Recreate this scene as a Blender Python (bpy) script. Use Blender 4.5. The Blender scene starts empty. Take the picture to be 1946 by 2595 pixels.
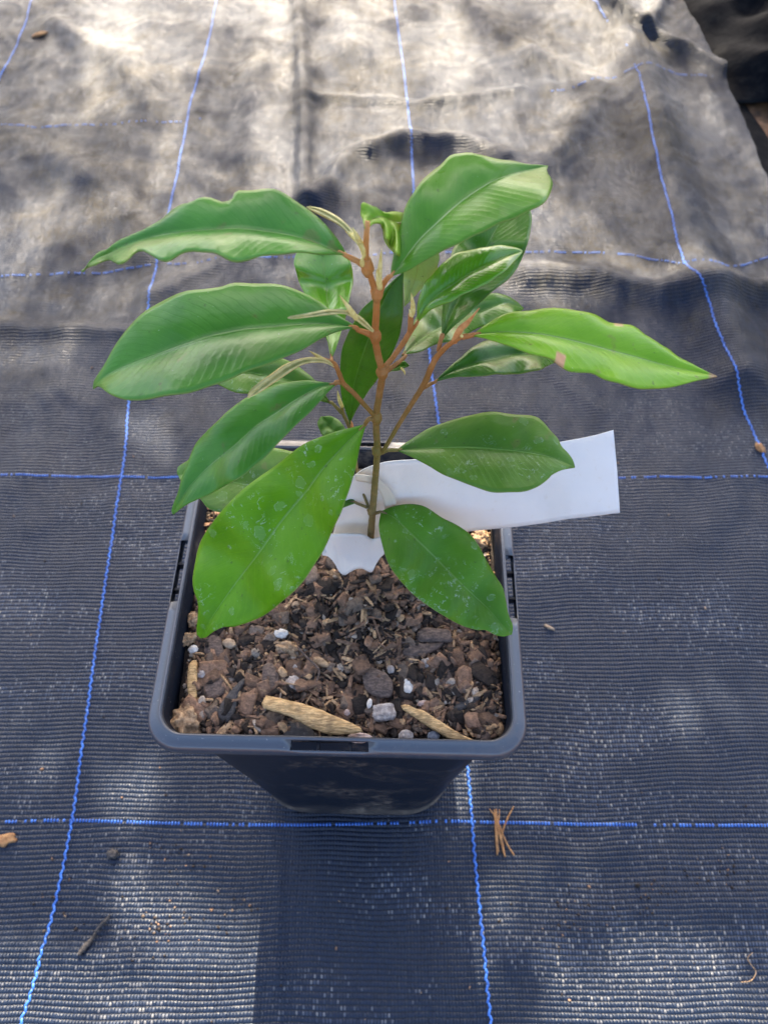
import bpy, bmesh, math, random
import numpy as np
from mathutils import Vector, Matrix, noise as mnoise
R = math.radians
random.seed(7); rng = np.random.default_rng(11)
SC = bpy.context.scene

# ------------------------------------------------------------------ camera, world, sun, exposure
RIM_Z = 0.222                       # height of the pot rim above the mat
CAM = Vector((0.0185, -0.1455, RIM_Z + 0.289))
PITCH = R(58.7)                     # below the horizon
F = 1948.4                          # focal length in photograph pixels (1946 x 2595)
cd = bpy.data.cameras.new('camera'); co = bpy.data.objects.new('camera', cd)
SC.collection.objects.link(co); SC.camera = co
co.location = CAM; co.rotation_euler = (math.pi/2 - PITCH, 0, 0)
cd.sensor_fit = 'VERTICAL'; cd.sensor_height = 34.6; cd.sensor_width = 26; cd.lens = 34.6*F/2595
cd.clip_start = 0.01; cd.clip_end = 200
cd.dof.use_dof = True; cd.dof.focus_distance = 0.25; cd.dof.aperture_fstop = 21

SUN_EL, SUN_AZ = R(37), R(-2)        # azimuth from +Y (away from the camera) towards +X
SUN_DIR = Vector((math.sin(SUN_AZ)*math.cos(SUN_EL), math.cos(SUN_AZ)*math.cos(SUN_EL), math.sin(SUN_EL)))
w = bpy.data.worlds.new('World'); SC.world = w; w.use_nodes = True
nt = w.node_tree; nt.nodes.clear()
sky = nt.nodes.new('ShaderNodeTexSky'); sky.sky_type = 'NISHITA'; sky.sun_disc = False
sky.sun_elevation = SUN_EL; sky.sun_rotation = SUN_AZ; sky.dust_density = 4.0; sky.air_density = 0.8; sky.ozone_density = 0.6
bg = nt.nodes.new('ShaderNodeBackground'); bg.inputs['Strength'].default_value = 0.15
wo = nt.nodes.new('ShaderNodeOutputWorld')
nt.links.new(sky.outputs[0], bg.inputs[0]); nt.links.new(bg.outputs[0], wo.inputs[0])
sd = bpy.data.lights.new('sun', 'SUN'); so = bpy.data.objects.new('sun', sd); SC.collection.objects.link(so)
sd.energy = 5.0; sd.angle = R(0.5); sd.color = (1.0, 0.87, 0.67)
so.rotation_euler = (-SUN_DIR).to_track_quat('-Z', 'Y').to_euler()
SC.view_settings.view_transform = 'Standard'; SC.view_settings.look = 'None'
SC.view_settings.exposure = 2.2; SC.view_settings.gamma = 1
try: SC.view_settings.use_curve_mapping = False
except Exception: pass
SC.cycles.max_bounces = 8; SC.cycles.transparent_max_bounces = 8
SC.cycles.use_denoising = True

# ------------------------------------------------------------------ helpers: photo measurements -> world
cr, sr = math.cos(PITCH), math.sin(PITCH)
FWD = Vector((0, cr, -sr)); UP = Vector((0, sr, cr)); RGT = Vector((1, 0, 0))
def ray(px, py):                    # photograph pixels
    return (RGT*((px-973)/F) + UP*((1297.5-py)/F) + FWD)
def on_z(p, z):
    d = ray(*p); return CAM + d*((z-CAM.z)/d.z)
def on_y(p, y):
    d = ray(*p); return CAM + d*((y-CAM.y)/d.y)
def on_plane(p, P, N):
    d = ray(*p); return CAM + d*((P-CAM).dot(N)/d.dot(N))
def proj(P):
    v = P - CAM; z = v.dot(FWD)
    return (973 + F*v.dot(RGT)/z, 1297.5 - F*v.dot(UP)/z)
def Z(ox, oy, s): return lambda p: (ox + p[0]/s, oy + p[1]/s)
Z1 = Z(180, 380, 2.07375); Z2 = Z(880, 360, 1.69286); Z3 = Z(650, 600, 2.765); Z4 = Z(360, 900, 2.5922)
Z5 = Z(360, 1350, 1.659); Z6 = Z(780, 1050, 1.975); ZD = Z(0, 0, 0.8525)
Z7 = Z(780, 1680, 2.860); Z8 = Z(440, 1640, 3.606); ZN = Z(1100, 1900, 3.318)

def link(name, me, parent=None, mats=(), smooth=True):
    o = bpy.data.objects.new(name, me); SC.collection.objects.link(o)
    for m in mats: me.materials.append(m)
    if smooth: me.polygons.foreach_set('use_smooth', [True]*len(me.polygons))
    if parent: o.parent = parent
    return o
def mesh(name, vs, fs):
    me = bpy.data.meshes.new(name); me.from_pydata([tuple(v) for v in vs], [], fs); me.update(); return me
def empty(name, loc, label, cat, group=None):
    o = bpy.data.objects.new(name, None); SC.collection.objects.link(o); o.location = loc; o.empty_display_size = .01
    o['label'] = label; o['category'] = cat
    if group: o['group'] = group
    return o
def tag(o, label, cat, group=None):
    o['label'] = label; o['category'] = cat
    if group: o['group'] = group
    return o
def rebase(o):                      # move a child's mesh so it sits right under an Empty that is not at the origin
    if o.parent: o.matrix_parent_inverse = Matrix.Translation(-o.parent.location) if o.parent.type == 'EMPTY' else Matrix()
    return o
def resample(pts, n):
    pts = [Vector(p) for p in pts]
    # Catmull-Rom densify then uniform arclength
    dense = []
    P = [pts[0]*2-pts[1]] + pts + [pts[-1]*2-pts[-2]]
    for i in range(1, len(P)-2):
        for k in range(8):
            t = k/8; a, b, c, d = P[i-1], P[i], P[i+1], P[i+2]
            dense.append(0.5*((2*b) + (c-a)*t + (2*a-5*b+4*c-d)*t*t + (3*b-a-3*c+d)*t*t*t))
    dense.append(pts[-1])
    L = [0]
    for i in range(1, len(dense)): L.append(L[-1] + (dense[i]-dense[i-1]).length)
    out = []; j = 0
    for k in range(n):
        s = L[-1]*k/(n-1)
        while j < len(L)-2 and L[j+1] < s: j += 1
        f = (s-L[j])/max(1e-9, L[j+1]-L[j]); out.append(dense[j].lerp(dense[j+1], min(1, max(0, f))))
    return out
def tube(pts, rads, n=40, sides=12, bump=0.0, cap=True):
    """tapered tube through points; rads: list of radii spread along it"""
    C = resample(pts, n); vs = []; fs = []
    t0 = (C[1]-C[0]).normalized(); u = t0.orthogonal().normalized()
    for i, c in enumerate(C):
        t = (C[min(i+1, n-1)]-C[max(i-1, 0)]).normalized()
        u = (u - t*u.dot(t)).normalized(); v = t.cross(u)
        f = i/(n-1)*(len(rads)-1); a = int(min(f, len(rads)-2)); r = rads[a]*(1-(f-a)) + rads[a+1]*(f-a)
        for k in range(sides):
            an = 2*math.pi*k/sides
            rr = r*(1 + bump*mnoise.noise(Vector((c.x*900+math.cos(an)*1.5, c.y*900+math.sin(an)*1.5, c.z*600))))
            vs.append(c + (u*math.cos(an)+v*math.sin(an))*rr)
    for i in range(n-1):
        for k in range(sides):
            a = i*sides+k; b = i*sides+(k+1) % sides
            fs.append((a, b, b+sides, a+sides))
    if cap:
        vs.append(C[0]); vs.append(C[-1]); a = len(vs)-2
        for k in range(sides):
            fs.append((a, (k+1) % sides, k)); fs.append((a+1, (n-1)*sides+k, (n-1)*sides+(k+1) % sides))
    return vs, fs

# ------------------------------------------------------------------ material helpers
def mat(name):
    m = bpy.data.materials.new(name); m.use_nodes = True; t = m.node_tree
    b = t.nodes['Principled BSDF']; return m, t, b
class NT:
    def __init__(s, t): s.t = t; s.n = t.nodes; s.l = t.links
    def node(s, ty, **kw):
        n = s.n.new(ty)
        for k, v in kw.items():
            if k in n.inputs.keys(): s.set(n.inputs[k], v)
            else: setattr(n, k, v)
        return n
    def set(s, inp, v):
        if hasattr(v, 'is_linked') or isinstance(v, bpy.types.NodeSocket): s.l.new(v, inp)
        else: inp.default_value = v
    def math(s, op, a, b=0.0, c=None, clamp=False):
        n = s.n.new('ShaderNodeMath'); n.operation = op; n.use_clamp = clamp
        s.set(n.inputs[0], a); s.set(n.inputs[1], b)
        if c is not None: s.set(n.inputs[2], c)
        return n.outputs[0]
    def mix(s, f, a, b, mode='MIX'):
        n = s.n.new('ShaderNodeMix'); n.data_type = 'RGBA'; n.blend_type = mode
        s.set(n.inputs[0], f); s.set(n.inputs[6], a); s.set(n.inputs[7], b); return n.outputs[2]
    def noise(s, vec, scale, detail=3, rough=.5, dist=0):
        n = s.n.new('ShaderNodeTexNoise'); s.l.new(vec, n.inputs['Vector'])
        n.inputs['Scale'].default_value = scale; n.inputs['Detail'].default_value = detail
        n.inputs['Roughness'].default_value = rough; n.inputs['Distortion'].default_value = dist
        return n.outputs['Fac']
    def ramp(s, f, stops):
        n = s.n.new('ShaderNodeValToRGB'); s.l.new(f, n.inputs[0]); e = n.color_ramp.elements
        while len(e) < len(stops): e.new(0.5)
        for i, (p, c) in enumerate(stops):
            e[i].position = p; e[i].color = (c, c, c, 1) if not hasattr(c, '__len__') else (*c, 1)
        return n.outputs[0]
    def sstep(s, x, lo, hi):
        n = s.n.new('ShaderNodeMapRange'); n.interpolation_type = 'SMOOTHSTEP'
        s.set(n.inputs[0], x); n.inputs[1].default_value = lo; n.inputs[2].default_value = hi
        return n.outputs[0]
    def obj(s): return s.n.new('ShaderNodeTexCoord').outputs['Object']
    def uv(s): return s.n.new('ShaderNodeTexCoord').outputs['UV']
    def sep(s, v):
        n = s.n.new('ShaderNodeSeparateXYZ'); s.l.new(v, n.inputs[0]); return n.outputs
    def comb(s, x, y, z=0.0):
        n = s.n.new('ShaderNodeCombineXYZ'); s.set(n.inputs[0], x); s.set(n.inputs[1], y); s.set(n.inputs[2], z); return n.outputs[0]
    def bump(s, h, dist, strength=1.0, normal=None):
        n = s.n.new('ShaderNodeBump'); s.l.new(h, n.inputs['Height']); n.inputs['Distance'].default_value = dist
        n.inputs['Strength'].default_value = strength
        if normal is not None: s.l.new(normal, n.inputs['Normal'])
        return n.outputs[0]
def rgb(*c): return (*c, 1.0)

# ------------------------------------------------------------------ mat heights
def seg_dist(x, y, poly):
    best = 1e9
    for (ax, ay), (bx, by) in zip(poly[:-1], poly[1:]):
        dx, dy = bx-ax, by-ay; L = dx*dx+dy*dy
        t = np.clip(((x-ax)*dx+(y-ay)*dy)/L, 0, 1)
        best = np.minimum(best, np.hypot(x-ax-t*dx, y-ay-t*dy))
    return best
def gpoly(pts): return [tuple(on_z(ZD(p), 0)[:2]) for p in pts]
RIDGES = [  # polyline in photo, height, half width
    (gpoly([(640,-60),(652,100),(658,250),(656,440)]), .006, .010),
    (gpoly([(560,-60),(548,120),(535,330)]), .003, .018),
    (gpoly([(1250,-60),(1340,75),(1380,160),(1425,370),(1480,570),(1525,640),(1600,800)]), .009, .030),
    (gpoly([(1300,30),(1390,75),(1480,110),(1560,160)]), .006, .010),
    (gpoly([(1390,75),(1420,20),(1440,-60)]), .005, .010),
    (gpoly([(680,440),(760,340),(880,300),(1010,310),(1090,345)]), .006, .014),
    (gpoly([(700,150),(760,100),(840,150)]), .004, .022),
    (gpoly([(680,215),(800,210),(900,222),(1010,212),(1120,200)]), .0025, .008),
    (gpoly([(1140,600),(1280,600),(1420,640),(1659,630)]), .006, .016),
    (gpoly([(1160,130),(1230,160),(1300,200),(1200,330),(1130,400)]), .005, .020),
    (gpoly([(-80,705),(60,712),(200,716),(340,716)]), .003, .010),
    (gpoly([(340,640),(430,590),(520,555)]), .003, .012),
    (gpoly([(596,1775),(600,1900),(598,2060),(606,2280)]), .0010, .0035),
    (gpoly([(960,1775),(965,1950),(955,2280)]), .0008, .010),
    (gpoly([(-80,2048),(150,2062),(330,2072),(590,2102)]), .0016, .006),
    (gpoly([(1090,2060),(1250,2000),(1400,1960),(1700,1950)]), .0015, .012),
    (gpoly([(120,60),(260,130),(330,230)]), .004, .020), (gpoly([(1000,0),(1120,90),(1180,190)]), .004, .016), (gpoly([(730,420),(900,480),(1060,520)]), .004, .018), (gpoly([(120,330),(260,430),(300,540)]), .004, .022),
    (gpoly([(1110,1900),(1200,1860),(1330,1830)]), .0012, .008),
]
def mat_h(x, y):
    x = np.asarray(x, float); y = np.asarray(y, float)
    h = np.zeros(np.broadcast(x, y).shape)
    far = 1/(1+np.exp(-(y-.12)/.08))
    far = 1/(1+np.exp(-(y-.12)/.08))
    for pl, hh, ww in RIDGES:
        d = seg_dist(x, y, pl); h = h + (1.25+.65*far)*hh*np.exp(-(d/ww)**2)
    h = h + (.0005+.0022*far)*np.sin(x*17+2*np.sin(y*9)+1.3)*np.sin(y*14+1.5*np.sin(x*11))
    h = h + (.0003+.0016*far)*np.sin(x*53+3*np.sin(y*21)+.4)*np.sin(y*41+2*np.sin(x*33)+.7)
    h = h + (.00015+.0006*far)*np.sin(x*131+3*np.sin(y*67))*np.sin(y*117+3*np.sin(x*71)+1.1)
    r = np.hypot(x, y); flat = np.clip((r-.06)/.05, 0, 1)
    return h*flat
def hz(x, y): return float(mat_h(x, y))
def on_mat(p, up=0.0):
    q = on_z(p, 0)
    for _ in range(6): q = on_z(p, hz(q.x, q.y)+up)
    return q

# ------------------------------------------------------------------ weed mat material
def mat_weave():
    m, t, b = mat('woven_black_weed_mat'); g = NT(t)
    P = g.obj(); x, y, z = g.sep(P)
    wob = g.noise(P, 9, 2); wob2 = g.noise(P, 60, 2)
    xs = g.math('ADD', x, g.math('MULTIPLY', wob2, .0012)); ys = g.math('ADD', y, g.math('MULTIPLY', wob, .010))
    u = g.math('DIVIDE', xs, .0019); v = g.math('DIVIDE', ys, .0029)
    row = g.math('FLOOR', v); u2 = g.math('ADD', u, g.math('MULTIPLY', g.math('MODULO', row, 2.0), 0.0))
    fu = g.math('ABSOLUTE', g.math('SUBTRACT', g.math('FRACT', u2), .5)); fv = g.math('ABSOLUTE', g.math('SUBTRACT', g.math('FRACT', v), .5))
    # warp tape (crosses row) bulges in cell centre, weft lies low between
    hu = g.math('SUBTRACT', 1, g.math('POWER', g.math('MULTIPLY', fu, 2), 2)); hv = g.math('SUBTRACT', 1, g.math('POWER', g.math('MULTIPLY', fv, 2), 2))
    cell = g.node('ShaderNodeTexWhiteNoise', noise_dimensions='2D'); g.l.new(g.comb(g.math('FLOOR', u2), row), cell.inputs['Vector'])
    cv = cell.outputs['Value']
    hgt = g.math('MULTIPLY', g.math('MULTIPLY', hu, hv), g.math('ADD', .55, g.math('MULTIPLY', cv, .6)))
    hgt = g.math('ADD', hgt, g.math('MULTIPLY', hv, .35))
    fine = g.noise(g.comb(g.math('MULTIPLY', x, 1.0), g.math('MULTIPLY', y, 3.5)), 500, 2)
    hgt = g.math('ADD', hgt, g.math('MULTIPLY', fine, .35))
    n = g.bump(hgt, .00065, 1.0)
    crumple = g.noise(P, 45, 4, .6); n = g.bump(crumple, .0026, .4, n); n = g.bump(g.noise(P, 9, 2, .4), .016, .5, n); n = g.bump(g.noise(g.comb(g.math('MULTIPLY', x, 3.0), g.math('MULTIPLY', y, .8)), 40, 4, .6), .0030, .55, n)
    # dusty patches; warm sunlit tone painted in towards the far side
    d1 = g.noise(P, 5, 5, .62); d2 = g.noise(P, 38, 5, .65)
    dust = g.sstep(g.math('ADD', g.math('MULTIPLY', d1, .65), g.math('MULTIPLY', d2, .45)), .44, .74)
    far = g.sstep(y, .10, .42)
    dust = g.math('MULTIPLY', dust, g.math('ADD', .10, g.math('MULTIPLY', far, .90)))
    dust = g.math('MULTIPLY', dust, g.math('ADD', .55, g.math('MULTIPLY', cv, .9)), clamp=True)
    base = g.mix(dust, rgb(.006, .013, .032), rgb(.036, .029, .020))
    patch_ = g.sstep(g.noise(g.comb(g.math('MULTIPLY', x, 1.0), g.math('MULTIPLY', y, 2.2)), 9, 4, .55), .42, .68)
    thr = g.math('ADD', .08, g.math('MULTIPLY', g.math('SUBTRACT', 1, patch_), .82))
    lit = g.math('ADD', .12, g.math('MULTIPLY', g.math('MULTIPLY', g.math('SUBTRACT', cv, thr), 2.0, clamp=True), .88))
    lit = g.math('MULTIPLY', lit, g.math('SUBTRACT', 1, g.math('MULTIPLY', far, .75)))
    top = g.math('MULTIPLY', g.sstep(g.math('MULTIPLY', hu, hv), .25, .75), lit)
    base = g.mix(g.math('MULTIPLY', top, .9), base, g.mix(far, rgb(.054, .070, .110), rgb(.080, .074, .062)))  # weave tops tinted: bluish sky glints near, sunlit warmth far
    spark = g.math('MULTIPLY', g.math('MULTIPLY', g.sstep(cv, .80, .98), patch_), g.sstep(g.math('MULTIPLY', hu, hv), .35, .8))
    base = g.mix(g.math('MULTIPLY', spark, g.math('SUBTRACT', 1, far)), base, rgb(.26, .25, .235))  # pale glints painted into the colour of random weave cells
    gap = g.math('SUBTRACT', 1, g.sstep(hv, .05, .45)); base = g.mix(g.math('MULTIPLY', gap, g.math('ADD', .35, g.math('MULTIPLY', wob2, .6))), base, rgb(.006, .007, .010))
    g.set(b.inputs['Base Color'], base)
    rough = g.math('ADD', .34, g.math('MULTIPLY', dust, .12)); rough = g.math('ADD', rough, g.math('MULTIPLY', cv, .12))
    g.set(b.inputs['Roughness'], rough)
    b.inputs['IOR'].default_value = 1.5; PS = g.comb(g.math('MULTIPLY', x, 2.6), g.math('MULTIPLY', y, .8)); shn = g.sstep(g.math('ADD', g.math('MULTIPLY', g.noise(PS, 5, 3, .5), .65), g.math('MULTIPLY', g.noise(PS, 42, 4, .65), .35)), .40, .66)
    g.set(b.inputs['Specular IOR Level'], g.math('ADD', g.math('MULTIPLY', g.math('SUBTRACT', 1, far), .27), g.math('MULTIPLY', far, g.math('ADD', .13, g.math('MULTIPLY', shn, .32)))))
    g.l.new(n, b.inputs['Normal'])
    return m
M_MAT = mat_weave()
def grid(x0, x1, y0, y1, step, hf, keep=None):
    nx = int((x1-x0)/step)+1; ny = int((y1-y0)/step)+1
    X, Y = np.meshgrid(np.linspace(x0, x1, nx), np.linspace(y0, y1, ny)); H = hf(X, Y)
    V = np.stack([X, Y, H], -1).reshape(-1, 3)
    I = np.arange(nx*ny).reshape(ny, nx)
    Fq = np.stack([I[:-1, :-1], I[:-1, 1:], I[1:, 1:], I[1:, :-1]], -1).reshape(-1, 4)
    if keep is not None:
        c = V[Fq].mean(1); Fq = Fq[keep(c[:, 0], c[:, 1])]
        used = np.unique(Fq); remap = -np.ones(len(V), int); remap[used] = np.arange(len(used)); V = V[used]; Fq = remap[Fq]
    return V, Fq
def npmesh(name, V, Fq):
    me = bpy.data.meshes.new(name); me.vertices.add(len(V)); me.vertices.foreach_set('co', V.astype(np.float32).ravel())
    k = Fq.shape[1]; me.loops.add(Fq.size); me.loops.foreach_set('vertex_index', Fq.astype(np.int32).ravel())
    me.polygons.add(len(Fq)); me.polygons.foreach_set('loop_start', np.arange(0, Fq.size, k, dtype=np.int32))
    me.polygons.foreach_set('loop_total', np.full(len(Fq), k, dtype=np.int32)); me.update(calc_edges=True); me.validate(); return me
# right-hand edge of the mat, as a line on the ground
E = [on_z(ZD(p), 0) for p in [(1440,-120),(1470,0),(1520,90),(1560,160),(1590,235),(1625,320),(1659,400),(1760,640)]]
ex = np.array([p.x for p in E]); ey = np.array([p.y for p in E])
order = np.argsort(ey); ex = ex[order]; ey = ey[order]
def edge_x(y): return np.interp(y, ey, ex)
def clampx(X, Y, off):             # squeeze the grid's right side on to the edge line
    return X
nx, ny = 520, 640
ys = np.linspace(-.55, 1.75, ny); V = []
T = np.linspace(0, 1, nx)
Yg = np.repeat(ys[:, None], nx, 1); XR = edge_x(ys)[:, None]; Xg = -1.0 + T[None, :]*(XR+1.0)
# denser in the middle of the frame is not needed: step is about 3 mm
Hg = mat_h(Xg, Yg) + .0025*np.exp(-((XR-Xg)/.012)**2)
Vm = np.stack([Xg, Yg, Hg], -1).reshape(-1, 3)
I = np.arange(nx*ny).reshape(ny, nx)
Fm = np.stack([I[:-1, :-1], I[:-1, 1:], I[1:, 1:], I[1:, :-1]], -1).reshape(-1, 4)
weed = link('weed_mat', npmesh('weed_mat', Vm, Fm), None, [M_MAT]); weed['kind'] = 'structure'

# ground below: brown mulch
m, t, b = mat('brown_mulch'); g = NT(t); P = g.obj()
f = g.noise(P, 30, 6, .7, .6); g.set(b.inputs['Base Color'], g.ramp(f, [(.3, (.03, .016, .008)), (.5, (.16, .075, .03)), (.72, (.38, .20, .10))]))
b.inputs['Roughness'].default_value = .85; g.l.new(g.bump(f, .01, 1), b.inputs['Normal']); M_MULCH = m
Vg, Fg = grid(-1.2, 2.0, -.7, 2.0, .02, lambda X, Y: -.022 + .006*np.sin(X*63+2*np.sin(Y*40))*np.sin(Y*57+X*9))
o = link('ground', npmesh('ground', Vg, Fg), None, [M_MULCH]); o['kind'] = 'structure'
big = link('ground', mesh('ground', [(-40,-40,-.04),(40,-40,-.04),(40,40,-.04),(-40,40,-.04)], [(0,1,2,3)]), None, [M_MULCH], False); big['kind'] = 'structure'
# the lower sheet that shows as a dark strip past the mat's edge
m, t, b = mat('dark_sheet'); g = NT(t); P = g.obj(); f = g.noise(P, 60, 5, .6)
g.set(b.inputs['Base Color'], g.mix(g.sstep(f, .45, .75), rgb(.002, .003, .005), rgb(.013, .013, .013))); b.inputs['Roughness'].default_value = .75; b.inputs['Specular IOR Level'].default_value = .05
g.l.new(g.bump(f, .004, .6), b.inputs['Normal']); M_DARK = m
ys2 = np.linspace(.30, 1.70, 80); T2 = np.linspace(0, 1, 30)
Y2 = np.repeat(ys2[:, None], 30, 1); X2 = edge_x(ys2)[:, None]-.04 + T2[None, :]*(.04+.030+.006*np.sin(ys2*31))[:, None]
H2 = -.006 - .010*T2[None, :]**2 + 0*Y2
I2 = np.arange(80*30).reshape(80, 30); F2 = np.stack([I2[:-1, :-1], I2[:-1, 1:], I2[1:, 1:], I2[1:, :-1]], -1).reshape(-1, 4)
o = link('ground_sheet', npmesh('ground_sheet', np.stack([X2, Y2, H2], -1).reshape(-1, 3), F2), None, [M_DARK]); o['kind'] = 'structure'
# crumpled dark cloth, top right
A = [on_z(ZD(p), .0) for p in [(1500,-60),(1500,40),(1560,165),(1620,215),(1700,262)]]
Cn = on_z(ZD((1572,168)), .0)
def cloth_h(X, Y):
    d = (Y - (Cn.y-.035 - .10*(X-Cn.x)))
    s = np.clip(d/.05, 0, 1)*np.clip((X-edge_x(Y)+.002)/.07, 0, 1)
    return -.009 + s*(.030 + .014*np.sin(X*40+3*np.sin(Y*17))*np.sin(Y*33+X*15) + .006*np.sin(X*95+Y*60) + .05*np.clip(X-Cn.x+.1, 0, 1))
Vc, Fc = grid(Cn.x-.50, Cn.x+.9, Cn.y-.12, Cn.y+.9, .006, cloth_h, lambda x, y: (x > edge_x(y)-.004) & (y > Cn.y-.035-.10*(x-Cn.x)))
o = link('dark_cloth', npmesh('dark_cloth', Vc, Fc), None, [M_DARK])
sm = o.modifiers.new('s', 'SOLIDIFY'); sm.thickness = .0012
tag(o, 'crumpled black cloth lying past the mat edge in the top right corner', 'cloth')

# ------------------------------------------------------------------ blue marker threads woven in the mat
m, t, b = mat('blue_thread'); g = NT(t); P = g.obj()
f = g.noise(P, 160, 3); g.set(b.inputs['Base Color'], g.mix(g.sstep(f, .35, .7), rgb(.022, .100, .40), rgb(.06, .21, .68)))
b.inputs['Roughness'].default_value = .35; M_BLUE = m
def bead_chain(name, pts, across, first=True):
    L = [on_mat(ZD(p)) for p in pts]; ends = (0 < pts[0][0] < 1659 and pts[0][1] > 0, 0 < pts[-1][0] < 1659 and pts[-1][1] < 2212)
    tot = sum((L[i+1]-L[i]).length for i in range(len(L)-1)); n = max(4, int(tot/.0004))
    C = resample(L, n); step = .0019 if across else .0026
    vs = []; fs = []; s = 0; k = 0; prev = C[0]; acc = 0
    for i in range(1, n):
        acc += (C[i]-prev).length; prev = C[i]
        if acc < step: continue
        acc = 0; k += 1
        c = C[i]; fade = mnoise.noise(Vector((c.x*16, c.y*16, 3.7)))
        q_ = i/n; pr = 0
        if across: pr = .05 + max(0, min(.6, -fade*.9)) + (.35 if C[i].y > .22 else 0)
        if ends[0]: pr = max(pr, 1-q_*5)
        if ends[1]: pr = max(pr, 1-(1-q_)*5)
        if random.random() < pr: continue
        d = (C[i]-C[i-1]).normalized(); side = Vector((-d.y, d.x, 0)).normalized()
        hh = hz(c.x, c.y); up = Vector((0, 0, 1))
        if across: ax, wx, a, bb = side, d, .00095, .00066
        else:
            ax = (d + side*(.34 if k % 2 else -.34)*1).normalized(); wx = Vector((-ax.y, ax.x, 0)); a, bb = .0018, .00070
            c = c + side*(.00026 if k % 2 else -.00026)
        a *= 1+.15*random.uniform(-1, 1)
        base = len(vs); c = Vector((c.x, c.y, hh+.0002))
        for (q, hgt) in ((-1, 0), (-.6, .8), (0, 1), (.6, .8), (1, 0)):
            for (r_, h2) in ((-1, 0), (-.55, .8), (.55, .8), (1, 0)):
                vs.append(c + ax*a*q + wx*bb*r_*(1 if abs(q) < .9 else .55) + up*.00075*hgt*h2)
        for i2 in range(4):
            for j2 in range(3):
                q = base+i2*4+j2; fs.append((q, q+1, q+5, q+4))
    link(name, mesh(name, vs, fs), weed, [M_BLUE])
THR = [
 ([(90,-60),(70,0),(45,75),(15,140),(0,170),(-40,260),(-80,350)], 0),
 ([(478,-60),(468,0),(445,110),(410,230),(385,370),(365,460),(340,560),(318,680),(282,850),(272,960),(258,1060),(215,1350),(180,1600),(157,1770),(118,1960),(75,2120),(45,2212),(20,2300)], 0),
 ([(846,-60),(852,0),(868,120),(885,270),(893,400),(905,560),(925,740),(940,860),(952,960),(975,1250),(1000,1560),(1012,1680),(1025,1850),(1045,2050),(1060,2212),(1068,2300)], 0),
 ([(1340,75),(1375,150),(1405,270),(1425,370),(1450,460),(1480,570),(1525,640),(1545,700),(1590,800),(1625,930),(1659,1010),(1700,1100)], 0),
 ([(1250,-60),(1282,0),(1315,50)], 0),
 ([(-60,275),(0,270),(150,270),(300,262),(450,255)], 1),
 ([(1170,205),(1200,195),(1280,170),(1350,155),(1450,155),(1570,170)], 1),
 ([(-60,600),(0,597),(100,593),(200,590),(330,572),(450,562),(600,555),(900,545),(1140,545),(1320,548),(1420,562),(1500,562),(1659,555),(1720,552)], 1),
 ([(-60,1026),(150,1029),(385,1030),(900,1032),(1335,1032),(1500,1031),(1659,1030),(1740,1030)], 1),
 ([(-60,1772),(20,1775),(150,1772),(350,1778),(600,1782),(850,1778),(960,1774),(1100,1777),(1300,1781),(1659,1783),(1780,1783)], 1),
]
for pts, ac in THR: bead_chain('marker_thread', pts, ac)

# ------------------------------------------------------------------ pot
def plastic(name, dusty=.5, rough=.38, col=(.011,.013,.017), spec=.6):
    m, t, b = mat(name); g = NT(t); P = g.obj()
    n1 = g.noise(P, 22, 5, .65, .6); n2 = g.noise(P, 260, 4, .6); n3 = g.noise(P, 900, 2, .5)
    d = g.math('MULTIPLY', g.sstep(n1, .48, .72), g.sstep(n2, .35, .65)); d = g.math('MULTIPLY', d, dusty); zlow = g.math('SUBTRACT', 1, g.sstep(g.sep(P)[2], .004, .045)); d = g.math('ADD', d, g.math('MULTIPLY', zlow, g.math('ADD', .12, g.math('MULTIPLY', g.sstep(n1, .35, .65), .6))), clamp=True)
    speck = g.sstep(n3, .70, .78)
    c = g.mix(d, rgb(*col), rgb(.13, .105, .085)); c = g.mix(g.math('MULTIPLY', speck, .7), c, rgb(.35, .33, .30))
    g.set(b.inputs['Base Color'], c); g.set(b.inputs['Roughness'], g.math('ADD', rough, g.math('MULTIPLY', d, .4)))
    b.inputs['Specular IOR Level'].default_value = spec
    g.l.new(g.bump(n2, .0002, .4), b.inputs['Normal']); return m
M_WALL = plastic('black_pot_plastic', .8, .40, (.006,.009,.016), .22); M_RIM = plastic('black_rim_plastic', .30, .36, (.028,.036,.054), 1.0)  # rim colour lifted towards blue to imitate reflected sky
YAW = R(-1.3)
def rring(half, r, z, nc=10, ns=28):
    """rounded square ring, counter clockwise from the middle of the +x side; every side has ns points"""
    pts = []
    for q in range(4):
        a0 = q*math.pi/2
        rot = lambda x, y: (x*math.cos(a0)-y*math.sin(a0), x*math.sin(a0)+y*math.cos(a0))
        s = half-r
        for k in range(ns): pts.append(rot(half, -s + 2*s*k/ns))
        for k in range(nc):
            an = math.pi/2*k/nc; pts.append(rot(s+r*math.cos(an), s+r*math.sin(an)))
    c, s_ = math.cos(YAW), math.sin(YAW)
    return [Vector(((x*c-y*s_)*1.030+.0019, (x*s_+y*c)*1.027-.0017, z)) for x, y in pts]
def loft(rings, closed_end=False, skip=None):
    n = len(rings[0]); vs = [v for r in rings for v in r]; fs = []
    for i in range(len(rings)-1):
        for k in range(n):
            if skip and skip(i, k): continue
            a = i*n+k; b_ = i*n+(k+1) % n; fs.append((a, b_, b_+n, a+n))
    if closed_end: fs.append(tuple(range((len(rings)-1)*n, len(rings)*n)))
    return vs, fs
pot = empty('plant_pot', (0, 0, 0), 'square black plastic nursery pot with dusty rim on the weed mat', 'plant pot')
h = .070; zt = RIM_Z
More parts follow.
